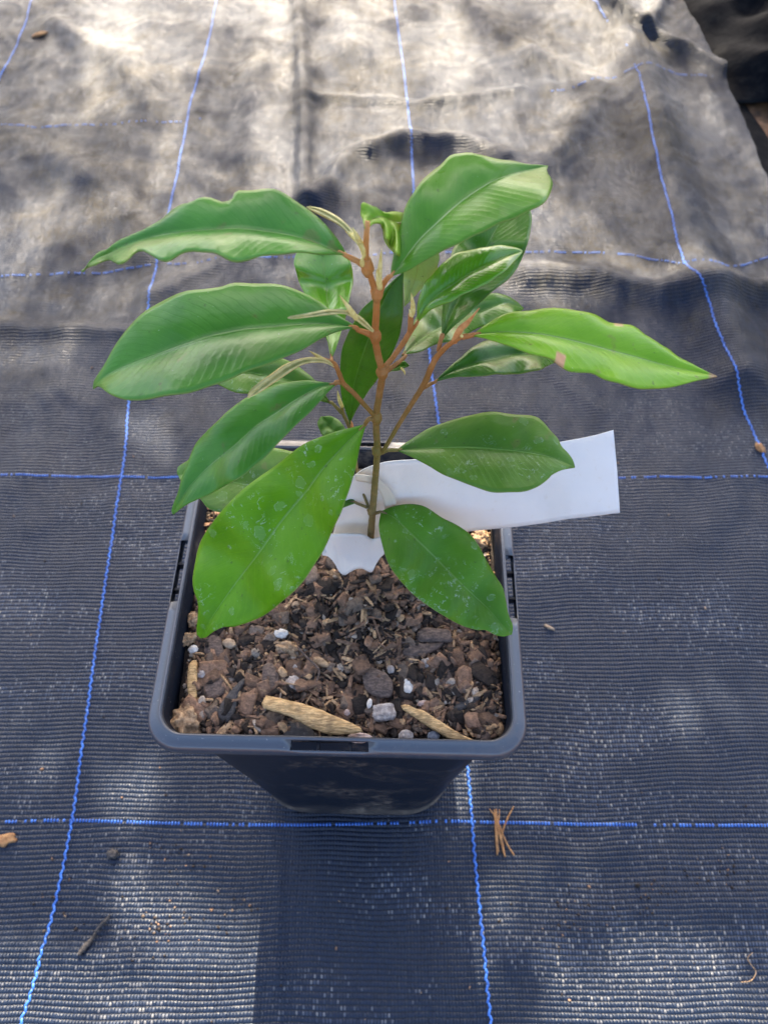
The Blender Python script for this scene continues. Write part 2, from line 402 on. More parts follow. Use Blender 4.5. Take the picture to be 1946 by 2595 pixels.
# body: outer skin, base, inner skin
outer = [rring(.0510, .0270, .0000), rring(.0540, .0270, .0015), rring(.0551, .0265, .010), rring(.0562, .0260, .020), rring(.0552, .0250, .0215),
         rring(.0580, .0185, .10), rring(.0630, .0110, zt-.012), rring(.0645, .0095, zt-.006)]
inner = [rring(.0648, .0090, zt-.001), rring(.0640, .0085, zt-.002), rring(.0615, .0100, zt-.030), rring(.0580, .013, zt-.06)]
vs, fs = loft([rring(.0480, .026, .0000)] + outer + inner)
n_ = len(outer[0]); fs.append(tuple(reversed(range(n_))))
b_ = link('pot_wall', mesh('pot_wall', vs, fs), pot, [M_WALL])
# soil-side liner hidden
# rim with a slot in the middle of each side
ns, nc = 28, 10; N = (ns+nc)*4
def slot(k):
    j = k % (ns+nc); return j < ns and 10 <= j <= 16
rz = [rring(.0645, .0095, zt-.0015), rring(.0650, .0095, zt+.0002), rring(.0656, .0098, zt), rring(.0659, .0100, zt-.0008),
      rring(.0685, .0118, zt-.0010), rring(.0694, .0124, zt-.0016), rring(.0700, .0128, zt-.0042), rring(.0701, .0128, zt-.0062), rring(.0690, .0120, zt-.0062), rring(.0686, .0118, zt-.004), rring(.0650, .0095, zt-.0035)]
vs, fs = loft(rz, False, lambda i, k: slot(k) and i in (3, 4, 8, 9))
# slot end walls
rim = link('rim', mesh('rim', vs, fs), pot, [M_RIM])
mo = rim.modifiers.new('s', 'SOLIDIFY'); mo.thickness = .0005; mo.offset = 0
# ribs inside the slots
for q in range(4):
    an = q*math.pi/2+YAW; ax = Vector((math.cos(an), math.sin(an), 0)); ay = Vector((-ax.y, ax.x, 0)); az = Vector((0, 0, 1))
    for s_ in (-.0065, .0055):
        c = ax*.0695+ay*s_+az*(zt-.0052)+Vector((.0019, -.0017, 0))
        vs = [c+ax*.0020*dx+ay*.0005*dy+az*.0020*dz for dx in (-1, 1) for dy in (-1, 1) for dz in (-1, 1)]
        link('rim_rib', mesh('rim_rib', vs, [(0,1,3,2),(4,6,7,5),(0,4,5,1),(2,3,7,6),(0,2,6,4),(1,5,7,3)]), pot, [M_WALL], False)

# ------------------------------------------------------------------ potting mix
SOIL = RIM_Z-.0125
def soil_h(x, y):
    return SOIL + .0022*math.sin(x*70+1)*math.sin(y*61+2) + .0018*mnoise.noise(Vector((x*120, y*120, 1))) + .008*max(0, 1-math.hypot(x-.012, y-.004)/.040)
m, t, b = mat('potting_mix'); g = NT(t); P = g.obj()
col = g.node('ShaderNodeVertexColor', layer_name='Col').outputs[0]
f = g.noise(P, 700, 5, .7); f2 = g.noise(P, 170, 4, .6)
c = g.mix(1.0, col, g.ramp(f, [(.25, .35), (.5, 1.0), (.75, 1.75)]), 'MULTIPLY')
g.set(b.inputs['Base Color'], c); b.inputs['Roughness'].default_value = .8; b.inputs['Specular IOR Level'].default_value = .3
g.l.new(g.bump(g.math('ADD', f, f2), .0008, .9), b.inputs['Normal']); M_SOIL = m
def ico(sub):
    bm = bmesh.new(); bmesh.ops.create_icosphere(bm, subdivisions=sub, radius=1)
    V = np.array([v.co[:] for v in bm.verts]); Fq = np.array([[v.index for v in f.verts] for f in bm.faces]); bm.free(); return V, Fq
I1 = ico(1); I2_ = ico(2)
def randrot(flat=0):
    a = rng.normal(size=3); a[2] += 0
    ax = Vector((1, 0, 0)); 
    tilt = rng.normal()*flat; tilt2 = rng.normal()*flat; yaw = rng.uniform(0, 6.283)
    return np.array((Matrix.Rotation(tilt, 3, 'X') @ Matrix.Rotation(tilt2, 3, 'Y') @ Matrix.Rotation(yaw, 3, 'Z')))
AV, AF, AC = [], [], []; nv = 0
def add_piece(P, size, dims, colr, flat, hi=False, box_=False):
    global nv
    V, Fq = (I2_ if hi else I1)
    V = V.copy()
    if box_: V = np.sign(V)*np.abs(V)**.34
    V *= (1 + rng.uniform(-.30, .30, (len(V), 1))*(.55 if hi else 1))
    V = V*np.array(dims)*size
    V = V @ randrot(flat).T + np.array(P)
    AV.append(V); AF.append(Fq+nv); nv += len(V)
    AC.append(np.repeat(np.array([[*colr, 1]]), len(V), 0))
def soilxy(m_=.0625):
    return rng.uniform(-m_, m_)*1.02+.0019, rng.uniform(-m_, m_)*1.02-.0017
def pal(kind):
    j = rng.uniform(.65, 1.4)
    base = {'dark': (.026, .018, .014), 'bark': (.185, .108, .068), 'tan': (.40, .25, .135), 'stone': (.34, .27, .21), 'grey': (.16, .115, .085)}[kind]
    return [min(.8, q*j) for q in base]
for i in range(15000):
    x, y = soilxy(); s = rng.uniform(.0004, .0012)
    k = rng.choice(['dark', 'bark', 'tan', 'stone', 'grey'], p=[.30, .37, .10, .06, .17])
    add_piece((x, y, soil_h(x, y)+rng.uniform(-.0005, .0012)), s, (rng.uniform(.8, 1.6), 1, rng.uniform(.5, 1)), pal(k), .6)
for i in range(1500):
    x, y = soilxy(.061); s = rng.uniform(.0011, .0023)
    k = rng.choice(['dark', 'bark', 'tan', 'stone', 'grey'], p=[.32, .38, .09, .07, .14])
    add_piece((x, y, soil_h(x, y)+rng.uniform(0, .0016)), s, (rng.uniform(.9, 2.1), 1, rng.uniform(.25, .7)), pal(k), .5, True, k in ('dark', 'bark'))
for i in range(3000):  # fibres and splinters
    x, y = soilxy(.060); L = rng.uniform(.0015, .0050)
    k = rng.choice(['dark', 'bark', 'tan'], p=[.36, .40, .24])
    add_piece((x, y, soil_h(x, y)+rng.uniform(.0006, .0022)), L, (1, rng.uniform(.07, .20), rng.uniform(.05, .12)), pal(k), .22, True, True)
for i in range(330):   # bark plates
    x, y = soilxy(.057); s = rng.uniform(.0020, .0050)
    k = rng.choice(['dark', 'bark', 'grey'], p=[.3, .5, .2])
    add_piece((x, y, soil_h(x, y)+rng.uniform(.0005, .0018)), s, (1.25, .75, .28), pal(k), .3, True, True)
Vs, Fs = grid(-.0635, .0670, -.0665, .0630, .0015, np.vectorize(lambda x, y: soil_h(x, y)-.0006))
Fs = np.concatenate([Fs[:, [0, 1, 2]], Fs[:, [0, 2, 3]]])
AV.append(Vs); AF.append(Fs+nv); nv += len(Vs); AC.append(np.repeat(np.array([[.022, .015, .012, 1]]), len(Vs), 0))
me = npmesh('potting_mix', np.concatenate(AV), np.concatenate(AF))
ca = me.color_attributes.new('Col', 'FLOAT_COLOR', 'POINT'); ca.data.foreach_set('color', np.concatenate(AC).astype(np.float32).ravel())
o = link('potting_mix', me, None, [M_SOIL], False); o['kind'] = 'stuff'
tag(o, 'dark bark and pumice potting mix filling the square pot', 'potting mix')

# single pieces lying on the mix
def wood_mat(name, c1, c2, sc=300, streak=(1, 6, 6), dirt=.4):
    m, t, b = mat(name); g = NT(t); P = g.obj()
    mp = g.node('ShaderNodeMapping'); g.l.new(P, mp.inputs[0]); mp.inputs['Scale'].default_value = streak
    f = g.noise(mp.outputs[0], sc, 5, .65); f2 = g.noise(P, 180, 4, .6)
    c = g.mix(g.sstep(f, .35, .7), rgb(*c1), rgb(*c2)); c = g.mix(g.math('MULTIPLY', g.sstep(f2, .5, .7), dirt), c, rgb(.03, .018, .012))
    g.set(b.inputs['Base Color'], c); b.inputs['Roughness'].default_value = .75; g.l.new(g.bump(f, .0006, .9), b.inputs['Normal']); return m
M_TAN = wood_mat('weathered_tan_wood', (.36, .21, .08), (.80, .52, .24)); M_TAN2 = wood_mat('fibrous_tan_wood', (.24, .14, .07), (.56, .37, .21), 220, (3, 3, 3), .5)
M_BARK = wood_mat('dark_bark', (.060, .039, .030), (.185, .125, .096), 250, (2, 4, 4), .3); M_BARK2 = wood_mat('grey_bark', (.03, .026, .025), (.075, .065, .062), 250, (2, 4, 4), .2)
def stone_mat(name, c1, c2): return wood_mat(name, c1, c2, 420, (1, 1, 1), .22)
M_ST = stone_mat('grey_pumice', (.22, .18, .16), (.52, .45, .40)); M_STP = stone_mat('pink_pumice', (.30, .20, .17), (.55, .43, .38)); M_STW = stone_mat('white_pumice', (.50, .45, .40), (.80, .74, .67)); M_STT = stone_mat('tan_pebble', (.30, .20, .12), (.50, .36, .24)); M_BLU = stone_mat('blue_grey_stone', (.13, .14, .17), (.30, .31, .34))
def slab(name, zf, poly, thick, lift, mt, label, cat, tiltx=0):
    c = np.mean(np.array(poly, float), 0)
    C3 = on_z(zf(tuple(c)), SOIL+lift)
    P = resample(poly + [poly[0]], 44)[:-1]
    P = [on_z(zf((q[0], q[1])), SOIL+lift) for q in [(p.x, p.y) for p in P]]
    ctr = sum(P, Vector())/len(P); vs = []; fs = []; n = len(P)
    levels = [(.80, -thick), (.97, -thick*.6), (1.0, -thick*.1), (.93, thick*.28), (.6, thick*.50), (.25, thick*.55)]
    for s, dz in levels:
        for p in P:
            q = ctr + (p-ctr)*s; r = mnoise.noise(Vector((q.x*500, q.y*500, s*3)))*.18*thick
            vs.append(Vector((q.x+r*.5, q.y+r*.5, q.z + dz + r - (p.x-ctr.x)*tiltx)))
    for i in range(len(levels)-1):
        for k in range(n): a = i*n+k; b_ = i*n+(k+1) % n; fs.append((a, b_, b_+n, a+n))
    fs.append(tuple(range(n))[::-1]); fs.append(tuple(range((len(levels)-1)*n, len(levels)*n)))
    org = ctr.copy(); vs = [v-org for v in vs]
    o = link(name, mesh(name, vs, fs), None, [mt]); o.location = org
    o.modifiers.new('b', 'SUBSURF').levels = 0
    o.modifiers.clear(); return tag(o, label, cat)
def stone(name, zf, c, rx, ry, mt, label, cat, lift=.001, rough=.28, flat=.7, sd_=0, rot=0, boxy=False):
    C3 = on_z(zf(c), SOIL+lift); s = zf((c[0]+100, 0))[0]-zf((c[0], 0))[0]
    px = (C3-CAM).dot(FWD)/F*s/100
    V, Fq = ico(4); V = V.copy()
    if boxy: V = np.sign(V)*np.abs(V)**.5
    ca_, sa_ = math.cos(rot), math.sin(rot); out = []
    for v in V:
        d = Vector(v); k = 1 + rough*mnoise.fractal(d*1.6+Vector((sd_, 2*sd_, 0)), 1, 2, 4) + .25*rough*mnoise.cell(d*2.2+Vector((sd_, 0, 0)))
        q = Vector((d.x*rx*px, d.y*ry*px*1.05, d.z*min(rx, ry)*px*flat))*k
        out.append((q.x*ca_-q.y*sa_, q.x*sa_+q.y*ca_, q.z))
    o = link(name, mesh(name, out, [tuple(int(i) for i in f) for f in Fq]), None, [mt]); o.location = C3
    return tag(o, label, cat)
slab('wood_chip', Z5, [(512,700),(522,684),(600,700),(700,725),(800,765),(870,795),(930,828),(905,843),(850,848),(790,846),(720,825),(620,772),(508,735)], .0017, .0072, M_TAN, 'longest tan wood chip with a pointed end, near the front rim', 'wood chip')
slab('wood_chip', Z5, [(1088,726),(1110,720),(1160,742),(1180,745),(1250,790),(1320,835),(1380,868),(1432,890),(1400,893),(1300,868),(1200,812),(1130,765),(1098,745)], .0015, .0062, M_TAN, 'thin tan wood splinter slanting to the front right corner of the pot', 'wood chip')
slab('wood_chip', Z5, [(195,560),(212,535),(232,545),(232,640),(228,700),(215,716),(200,700),(190,640)], .0018, .004, M_TAN, 'upright tan splinter by the left inner wall of the pot', 'wood chip')
slab('wood_chip', Z5, [(1155,420),(1175,400),(1230,402),(1290,410),(1302,440),(1296,460),(1220,458),(1158,455)], .0018, .003, M_BARK, 'rectangular brown bark chip below the right front leaf', 'bark chip')
slab('wood_chip', Z5, [(985,400),(1030,408),(1070,430),(1110,462),(1080,466),(1010,450),(992,430)], .0012, .003, M_BARK, 'wedge shaped brown bark chip left of the rectangular bark chip', 'bark chip')
slab('wood_chip', Z5, [(250,660),(275,615),(320,592),(345,605),(352,660),(330,690),(285,706),(262,690)], .0016, .003, M_BARK, 'broad dark bark flake right of the tan splinter by the left wall', 'bark chip')
slab('wood_chip', Z5, [(330,720),(360,680),(395,640),(425,612),(432,625),(405,680),(395,740),(370,790),(335,790),(318,765)], .0016, .0045, M_BARK2, 'blackish long bark flake dotted with one white speck', 'bark chip')
slab('wood_chip', Z5, [(508,560),(530,545),(560,560),(575,600),(570,660),(540,685),(512,670),(505,620)], .0022, .0035, M_BARK, 'stubby brown bark block above the longest tan chip', 'bark chip')
slab('wood_chip', Z5, [(925,580),(955,565),(1000,575),(1045,610),(1055,660),(1040,690),(990,690),(950,670),(930,630)], .0020, .003, M_BARK, 'wide flat dark bark piece left of the white lump', 'bark chip')
slab('wood_chip', Z5, [(575,820),(610,795),(680,800),(720,830),(722,868),(650,874),(580,872)], .0026, .002, M_BARK2, 'black crusty chunk under the longest tan chip against the front rim', 'bark chip')
slab('wood_chip', Z5, [(300,862),(330,820),(372,790),(395,800),(370,840),(345,868),(310,872)], .0014, .0035, M_TAN2, 'short tan chip against the front rim near the left corner', 'wood chip')
slab('wood_chip', Z5, [(1305,735),(1340,705),(1400,682),(1425,690),(1400,715),(1350,745),(1315,757)], .0014, .0035, M_BARK2, 'dark grey bark stick near the right inner wall', 'bark chip')
slab('wood_chip', Z5, [(1370,790),(1400,790),(1440,830),(1450,810),(1480,830),(1462,880),(1430,888),(1400,850),(1375,830)], .0020, .0025, M_BARK, 'jagged brown bark chunk in the front right corner of the mix', 'bark chip')
slab('wood_chip', Z5, [(720,525),(745,520),(780,545),(785,562),(760,565),(725,545)], .0012, .003, M_TAN2, 'small reddish tan chip in the middle of the mix', 'wood chip')
slab('wood_chip', Z5, [(1095,480),(1140,462),(1200,465),(1270,462),(1240,490),(1180,515),(1110,518),(1092,500)], .0014, .0025, M_BARK, 'long flat brown bark piece under the rectangular bark chip', 'bark chip')
slab('wood_chip', Z5, [(860,170),(875,180),(905,240),(912,262),(895,268),(870,220),(855,190)], .0012, .003, M_BARK, 'narrow bark stick below the scalloped end of the white tag', 'bark chip')
slab('wood_chip', Z5, [(918,235),(940,215),(985,190),(1015,200),(1000,230),(960,262),(925,262)], .0018, .003, M_BARK, 'knobbly greyish chip below the white tag right of the narrow stick', 'bark chip')
slab('wood_chip', Z5, [(1060,395),(1100,345),(1160,285),(1180,292),(1130,350),(1085,405),(1065,412)], .0014, .003, M_BARK, 'long dark stick slanting under the right front leaf', 'bark chip')
slab('wood_chip', Z5, [(265,460),(290,430),(330,440),(345,490),(372,545),(355,565),(320,530),(290,525),(262,500)], .0018, .002, M_BARK, 'forked brown bark piece right of the white pebble by the left wall', 'bark chip')
stone('fibre_clump', Z5, (182,798), 68, 62, M_TAN2, 'fluffy tan fibre clump in the front left corner of the pot', 'fibre clump', .002, .5, .8, 3)
stone('fibre_clump', Z5, (193,446), 38, 26, M_TAN2, 'tan frayed fibre lump against the left wall above the white pebble', 'fibre clump', .002, .6, .8, 5, .5)
stone('fibre_clump', Z5, (214,362), 20, 30, M_TAN2, 'orange brown lump by the left wall beside the big front leaf', 'fibre clump', .003, .4, .8, 7)
stone('fibre_clump', Z5, (612,488), 55, 28, M_TAN2, 'tan crumbly lump in the upper middle of the bare mix', 'fibre clump', .001, .5, .8, 8, -.4)
stone('fibre_clump', Z5, (1425,25), 36, 34, M_TAN2, 'tan fibre lump in the far right corner under the white tag', 'fibre clump', .003, .5, .8, 9)
stone('bark_lump', Z5, (970,306), 70, 48, M_BARK, 'largest dark round bark lump below the white tag', 'bark lump', .001, .35, .5, 11, 0, True)
stone('bark_lump', Z5, (958,398), 42, 36, M_TAN2, 'reddish brown fibrous lump under the largest bark lump', 'bark lump', .001, .4, .6, 12)
stone('bark_lump', Z5, (1293,620), 58, 58, M_BARK, 'round flat purple brown lump near the right wall', 'bark lump', .001, .16, .5, 13)
stone('bark_lump', Z5, (1193,642), 36, 38, M_BARK, 'small rough brown lump left of the round flat lump', 'bark lump', .001, .4, .6, 14)
stone('bark_lump', Z5, (845,515), 58, 42, M_BARK, 'broad dark lump in the centre of the mix', 'bark lump', .000, .3, .5, 15, 0, True)
stone('bark_lump', Z5, (500,798), 42, 55, M_BARK, 'brown lump with a pale curl left of the black crusty chunk', 'bark lump', .001, .45, .6, 16)
stone('pebble', Z5, (1017,758), 46, 33, M_ST, 'large speckled grey pebble between the two tan wood chips', 'pebble', .002, .16, .7, 21, .1, True)
stone('pebble', Z5, (1115,652), 22, 34, M_STW, 'knobbly bright white lump left of the small rough brown lump', 'pebble', .002, .24, .8, 22)
stone('pebble', Z5, (914,862), 50, 20, M_STP, 'flat pinkish pebble touching the middle of the front rim', 'pebble', .003, .2, .8, 23)
stone('pebble', Z5, (1110,853), 31, 24, M_ST, 'round grey pebble at the front rim right of the pinkish one', 'pebble', .003, .16, .8, 24)
stone('pebble', Z5, (1226,855), 26, 19, M_BLU, 'blue grey pebble at the front rim under the tan splinter', 'pebble', .003, .16, .8, 25)
stone('pebble', Z5, (956,718), 11, 20, M_STW, 'small oblong white pebble above the speckled grey one', 'pebble', .003, .12, .9, 26, -.15)
stone('pebble', Z5, (1178,718), 23, 12, M_STP, 'pale pink oblong pebble at the top of the tan splinter', 'pebble', .003, .12, .9, 27, .25)
stone('pebble', Z5, (217,490), 20, 17, M_STW, 'white pebble against the left wall above the upright splinter', 'pebble', .002, .2, .9, 28)
stone('pebble', Z5, (251,592), 19, 21, M_ST, 'round pale grey pebble right of the upright tan splinter', 'pebble', .003, .16, .9, 29)
stone('pebble', Z5, (649,303), 21, 15, M_STT, 'smooth tan pebble beside the big front left leaf', 'pebble', .002, .08, .9, 30, .3)
stone('pebble', Z5, (367,466), 28, 20, M_STT, 'cream pebble below the tip of the big front left leaf', 'pebble', .002, .15, .8, 31, -.3)
stone('pebble', Z5, (632,636), 30, 34, M_ST, 'pale grey pebble crossed by a thin straw', 'pebble', .002, .25, .8, 32)
stone('pebble', Z5, (648,566), 17, 20, M_ST, 'small grey pebble above the straw crossed pebble', 'pebble', .002, .18, .9, 33)
stone('pebble', Z5, (422,706), 18, 22, M_STP, 'pinkish angular pebble right of the blackish flake', 'pebble', .002, .2, .9, 34, .3)
stone('pebble', Z5, (585,425), 28, 18, M_STW, 'white angular pebble above the tan crumbly lump', 'pebble', .002, .3, .7, 35)
stone('pebble', Z5, (862,756), 13, 13, M_STP, 'tiny pink pebble above the pointed end of the longest chip', 'pebble', .003, .2, .9, 36)
stone('pebble', Z5, (448,838), 17, 15, M_STP, 'small beige pebble near the front rim left of the pale curl', 'pebble', .003, .2, .9, 37)
stone('pebble', Z5, (1045,575), 17, 17, M_ST, 'small grey pebble above the wide flat bark piece', 'pebble', .002, .2, .9, 38)
stone('pebble', Z5, (1195,548), 22, 20, M_ST, 'speckled pebble above the small rough brown lump', 'pebble', .002, .3, .9, 39)
v_, f_ = tube([on_z(Z5(p), SOIL+.0055) for p in [(585,618),(610,632),(640,638),(665,642)]], [.0002, .00035, .0002], 20, 6)
tag(link('straw', mesh('straw', v_, f_), None, [M_TAN2]), 'thin pale straw lying across a grey pebble', 'straw')
v_, f_ = tube([on_z(Z5(p), SOIL+.0045) for p in [(655,480),(690,520),(735,562),(745,585),(735,625)]], [.0004, .0005, .0003], 24, 6)
tag(link('twig', mesh('twig', v_, f_), None, [M_BARK]), 'thin bent twig in the middle of the mix', 'twig')

# ------------------------------------------------------------------ the seedling
Y0 = 0.0035
stem_base = on_z(Z3((800, 2230)), SOIL-.004)
plant = empty('seedling', (0, 0, 0), 'young glossy evergreen seedling with rusty upper stems in the black pot', 'seedling')
def leaf_mat(name, c_lo, c_hi, spots=0.0, brown=0.0, rough=.34, vein=(.17, .36, .07), tipbrown=0, spec=.26, coat=.12):
    m, t, b = mat(name); g = NT(t)
    uv = g.uv(); u, v, _ = g.sep(uv); P = g.obj()
    av = g.math('ABSOLUTE', g.math('SUBTRACT', v, .5))            # 0 on midrib .. .5 at edge
    n1 = g.noise(P, 60, 4, .6); n2 = g.noise(P, 320, 4, .6); n4 = g.noise(P, 1500, 2)
    c = g.mix(g.sstep(n1, .30, .70), rgb(*c_lo), rgb(*c_hi))
    # side veins
    sv = g.math('SUBTRACT', g.math('MULTIPLY', u, 26), g.math('MULTIPLY', av, 9)); sv = g.math('ADD', sv, g.math('MULTIPLY', n1, 1.6))
    svf = g.math('ABSOLUTE', g.math('SUBTRACT', g.math('FRACT', sv), .5)); svl = g.math('SUBTRACT', 1, g.sstep(svf, .0, .09))
    c = g.mix(g.math('MULTIPLY', svl, .14), c, rgb(c_hi[0]*1.6, c_hi[1]*1.4, c_hi[2]*1.5))
    # blotches
    c = g.mix(g.math('MULTIPLY', g.sstep(n2, .58, .72), .22), c, rgb(c_lo[0]*.8, c_lo[1]*.75, c_lo[2]*.8))
    # younger, yellower flesh towards the margin and tip
    c = g.mix(g.math('MULTIPLY', g.sstep(av, .34, .5), .16), c, rgb(c_hi[0]*1.5, c_hi[1]*1.15, c_hi[2]*.8))
    mid = g.math('SUBTRACT', 1, g.sstep(g.math('DIVIDE', av, g.math('SUBTRACT', 1.25, u)), .006, .018))
    c = g.mix(g.math('MULTIPLY', mid, .75), c, rgb(*vein))
    edge = g.sstep(av, .490, .498); c = g.mix(g.math('MULTIPLY', edge, .45), c, rgb(.30, .34, .08))
    if spots:
        vo = g.node('ShaderNodeTexVoronoi', feature='F1'); wv = g.node('ShaderNodeVectorMath', operation='ADD')
        nz = g.node('ShaderNodeTexNoise'); g.l.new(P, nz.inputs['Vector']); nz.inputs['Scale'].default_value = 300; nz.inputs['Detail'].default_value = 3
        sc_ = g.node('ShaderNodeVectorMath', operation='SCALE'); g.l.new(nz.outputs['Color'], sc_.inputs[0]); sc_.inputs['Scale'].default_value = .0028
        g.l.new(P, wv.inputs[0]); g.l.new(sc_.outputs[0], wv.inputs[1]); g.l.new(wv.outputs[0], vo.inputs['Vector'])
        vo.inputs['Scale'].default_value = 165; d = vo.outputs['Distance']; cc = g.sep(vo.outputs['Color'])
        rad = g.math('ADD', .10, g.math('MULTIPLY', cc[1], .24)); dd = g.math('ABSOLUTE', g.math('SUBTRACT', d, rad))
        ringm = g.math('SUBTRACT', 1, g.sstep(dd, .010, .040)); on = g.sstep(cc[0], .34, .40)
        br = g.sstep(g.noise(P, 900, 2), .42, .60); ringm = g.math('MULTIPLY', g.math('MULTIPLY', ringm, on), br)
        fillm = g.math('MULTIPLY', g.math('MULTIPLY', g.math('SUBTRACT', 1, g.sstep(g.math('SUBTRACT', d, rad), -.05, .0)), on), .16)
        cn = g.noise(P, 115, 5, .68, .6); pm = g.sstep(g.noise(P, 45, 2), .44, .60)
        line = g.math('SUBTRACT', 1, g.sstep(g.math('ABSOLUTE', g.math('SUBTRACT', cn, .52)), .004, .013)); line = g.math('MULTIPLY', g.math('MULTIPLY', line, pm), g.sstep(g.noise(P, 420, 2), .46, .60))
        c = g.mix(g.math('MULTIPLY', fillm, spots), c, rgb(.26, .42, .26)); c = g.mix(g.math('MULTIPLY', ringm, .30*spots), c, rgb(.45, .60, .45)); c = g.mix(g.math('MULTIPLY', line, .60*spots), c, rgb(.50, .62, .50))
    dk = g.sstep(g.noise(P, 520, 2), .69, .74); c = g.mix(g.math('MULTIPLY', dk, .55), c, rgb(.035, .050, .018))
    speck = g.sstep(n4, .74, .79); c = g.mix(g.math('MULTIPLY', speck, .6), c, rgb(.55, .62, .50))
    if brown:
        bn = g.sstep(g.noise(P, 130, 3, .55), .66, .72); c = g.mix(g.math('MULTIPLY', bn, brown), c, rgb(.20, .13, .06))
    if tipbrown:
        c = g.mix(g.sstep(u, .955, .975), c, rgb(.36, .24, .13))
        spot = g.math('MULTIPLY', g.sstep(g.math('ABSOLUTE', g.math('SUBTRACT', u, .37)), .035, .022), g.sstep(v, .90, .95))
        ed = g.math('MULTIPLY', g.math('SUBTRACT', 1, g.sstep(g.math('ABSOLUTE', g.math('SUBTRACT', u, .36)), .016, .026)), g.sstep(v, .80, .86))
        c = g.mix(ed, c, rgb(.55, .30, .16))
        ed = g.math('MULTIPLY', g.math('SUBTRACT', 1, g.sstep(g.math('ABSOLUTE', g.math('SUBTRACT', u, .58)), .010, .022)), g.math('SUBTRACT', 1, g.sstep(v, .05, .09)))
        c = g.mix(ed, c, rgb(.50, .36, .18))
    g.set(b.inputs['Base Color'], c)
    g.set(b.inputs['Roughness'], g.math('ADD', rough, g.math('MULTIPLY', g.math('SUBTRACT', n2, .5), .25)))
    b.inputs['Specular IOR Level'].default_value = spec
    hh = g.math('ADD', g.math('MULTIPLY', svl, -.10), g.math('MULTIPLY', mid, -.8)); hh = g.math('ADD', hh, g.math('MULTIPLY', n2, .45)); hh = g.math('ADD', hh, g.math('MULTIPLY', g.noise(P, 130, 2), 1.1)); hh = g.math('ADD', hh, g.math('MULTIPLY', g.math('SINE', g.math('MULTIPLY', sv, 6.2832)), .055))
    b.inputs['Coat Weight'].default_value = coat; b.inputs['Coat Roughness'].default_value = .16; nn = g.bump(hh, .0004, .65); g.l.new(nn, b.inputs['Normal'])
    tr = g.node('ShaderNodeBsdfTranslucent'); g.set(tr.inputs[0], g.mix(.5, c, rgb(.30, .60, .01)))
    mx = g.node('ShaderNodeMixShader'); mx.inputs[0].default_value = .30
    g.l.new(b.outputs[0], mx.inputs[1]); g.l.new(tr.outputs[0], mx.inputs[2])
    g.l.new(mx.outputs[0], t.nodes['Material Output'].inputs[0]); return m
LM = {
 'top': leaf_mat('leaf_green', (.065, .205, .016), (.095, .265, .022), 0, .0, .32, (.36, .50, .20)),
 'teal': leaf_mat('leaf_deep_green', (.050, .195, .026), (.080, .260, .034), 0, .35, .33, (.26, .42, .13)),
 'light': leaf_mat('leaf_bright_green', (.145, .345, .010), (.20, .42, .014), 0, .4, .33, (.28, .42, .14), 1),
 'spot': leaf_mat('leaf_water_marked', (.070, .225, .003), (.110, .300, .005), 1.0, .0, .44, (.16, .33, .08), spec=.22, coat=.06),
 'spotmid': leaf_mat('leaf_marked_green', (.058, .185, .012), (.090, .250, .016), 1.0, .0, .42, (.18, .34, .08), spec=.24, coat=.06),
 'spotdull': leaf_mat('leaf_dull_marked', (.060, .165, .018), (.095, .225, .022), .7, .3, .42),
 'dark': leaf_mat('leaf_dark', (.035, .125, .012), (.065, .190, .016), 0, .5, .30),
 'gloss': leaf_mat('leaf_glossy', (.085, .270, .010), (.130, .350, .016), 0, .15, .20, spec=.7),
 'under': leaf_mat('leaf_underside', (.30, .42, .14), (.40, .52, .19), 0, .2, .55, (.30, .22, .08)),
 'yellow': leaf_mat('leaf_yellow_green', (.16, .33, .02), (.24, .42, .03), 0, .0, .40, (.20, .16, .04)),
}
m, t, b = mat('young_felted_leaf'); g = NT(t); P = g.obj(); f = g.noise(P, 500, 4, .6); uvv = g.sep(g.uv())
av = g.math('ABSOLUTE', g.math('SUBTRACT', uvv[1], .5))
c = g.mix(g.sstep(f, .3, .7), rgb(.44, .42, .15), rgb(.62, .56, .26)); c = g.mix(g.math('MULTIPLY', g.sstep(av, .40, .49), .5), c, rgb(.58, .42, .12))
g.set(b.inputs['Base Color'], c); b.inputs['Roughness'].default_value = .7; LM['young'] = m
m, t, b = mat('felted_stem'); g = NT(t); P = g.obj(); x, y, z = g.sep(P)
f = g.noise(P, 260, 4, .6); f3 = g.noise(P, 1400, 2); zz = g.math('ADD', z, g.math('MULTIPLY', g.math('SUBTRACT', f, .5), .05))
c = g.ramp(g.node('ShaderNodeMapRange', **{}).outputs[0], [(0, .5), (1, .5)]) if False else None
mr = g.node('ShaderNodeMapRange'); g.l.new(zz, mr.inputs[0]); mr.inputs[1].default_value = RIM_Z; mr.inputs[2].default_value = RIM_Z+.17
c = g.ramp(mr.outputs[0], [(.0, (.16, .105, .050)), (.25, (.15, .125, .045)), (.50, (.155, .130, .020)), (.66, (.20, .100, .018)), (.82, (.34, .125, .022)), (1.0, (.46, .21, .055))])
c = g.mix(g.math('MULTIPLY', g.sstep(f, .48, .72), .45), c, rgb(.30, .19, .07)); c = g.mix(g.math('MULTIPLY', g.sstep(f3, .60, .75), .22), c, rgb(.55, .36, .16))
g.set(b.inputs['Base Color'], c); b.inputs['Roughness'].default_value = .68; g.l.new(g.bump(g.math('ADD', f3, f), .0003, .8), b.inputs['Normal']); M_STEM = m
m, t, b = mat('felted_bud'); g = NT(t); P = g.obj(); f = g.noise(P, 700, 4, .6)
g.set(b.inputs['Base Color'], g.mix(g.sstep(f, .3, .7), rgb(.50, .40, .10), rgb(.66, .60, .24))); b.inputs['Roughness'].default_value = .7; M_BUD = m
m, t, b = mat('rust_bud'); g = NT(t); P = g.obj(); f = g.noise(P, 700, 4, .6)
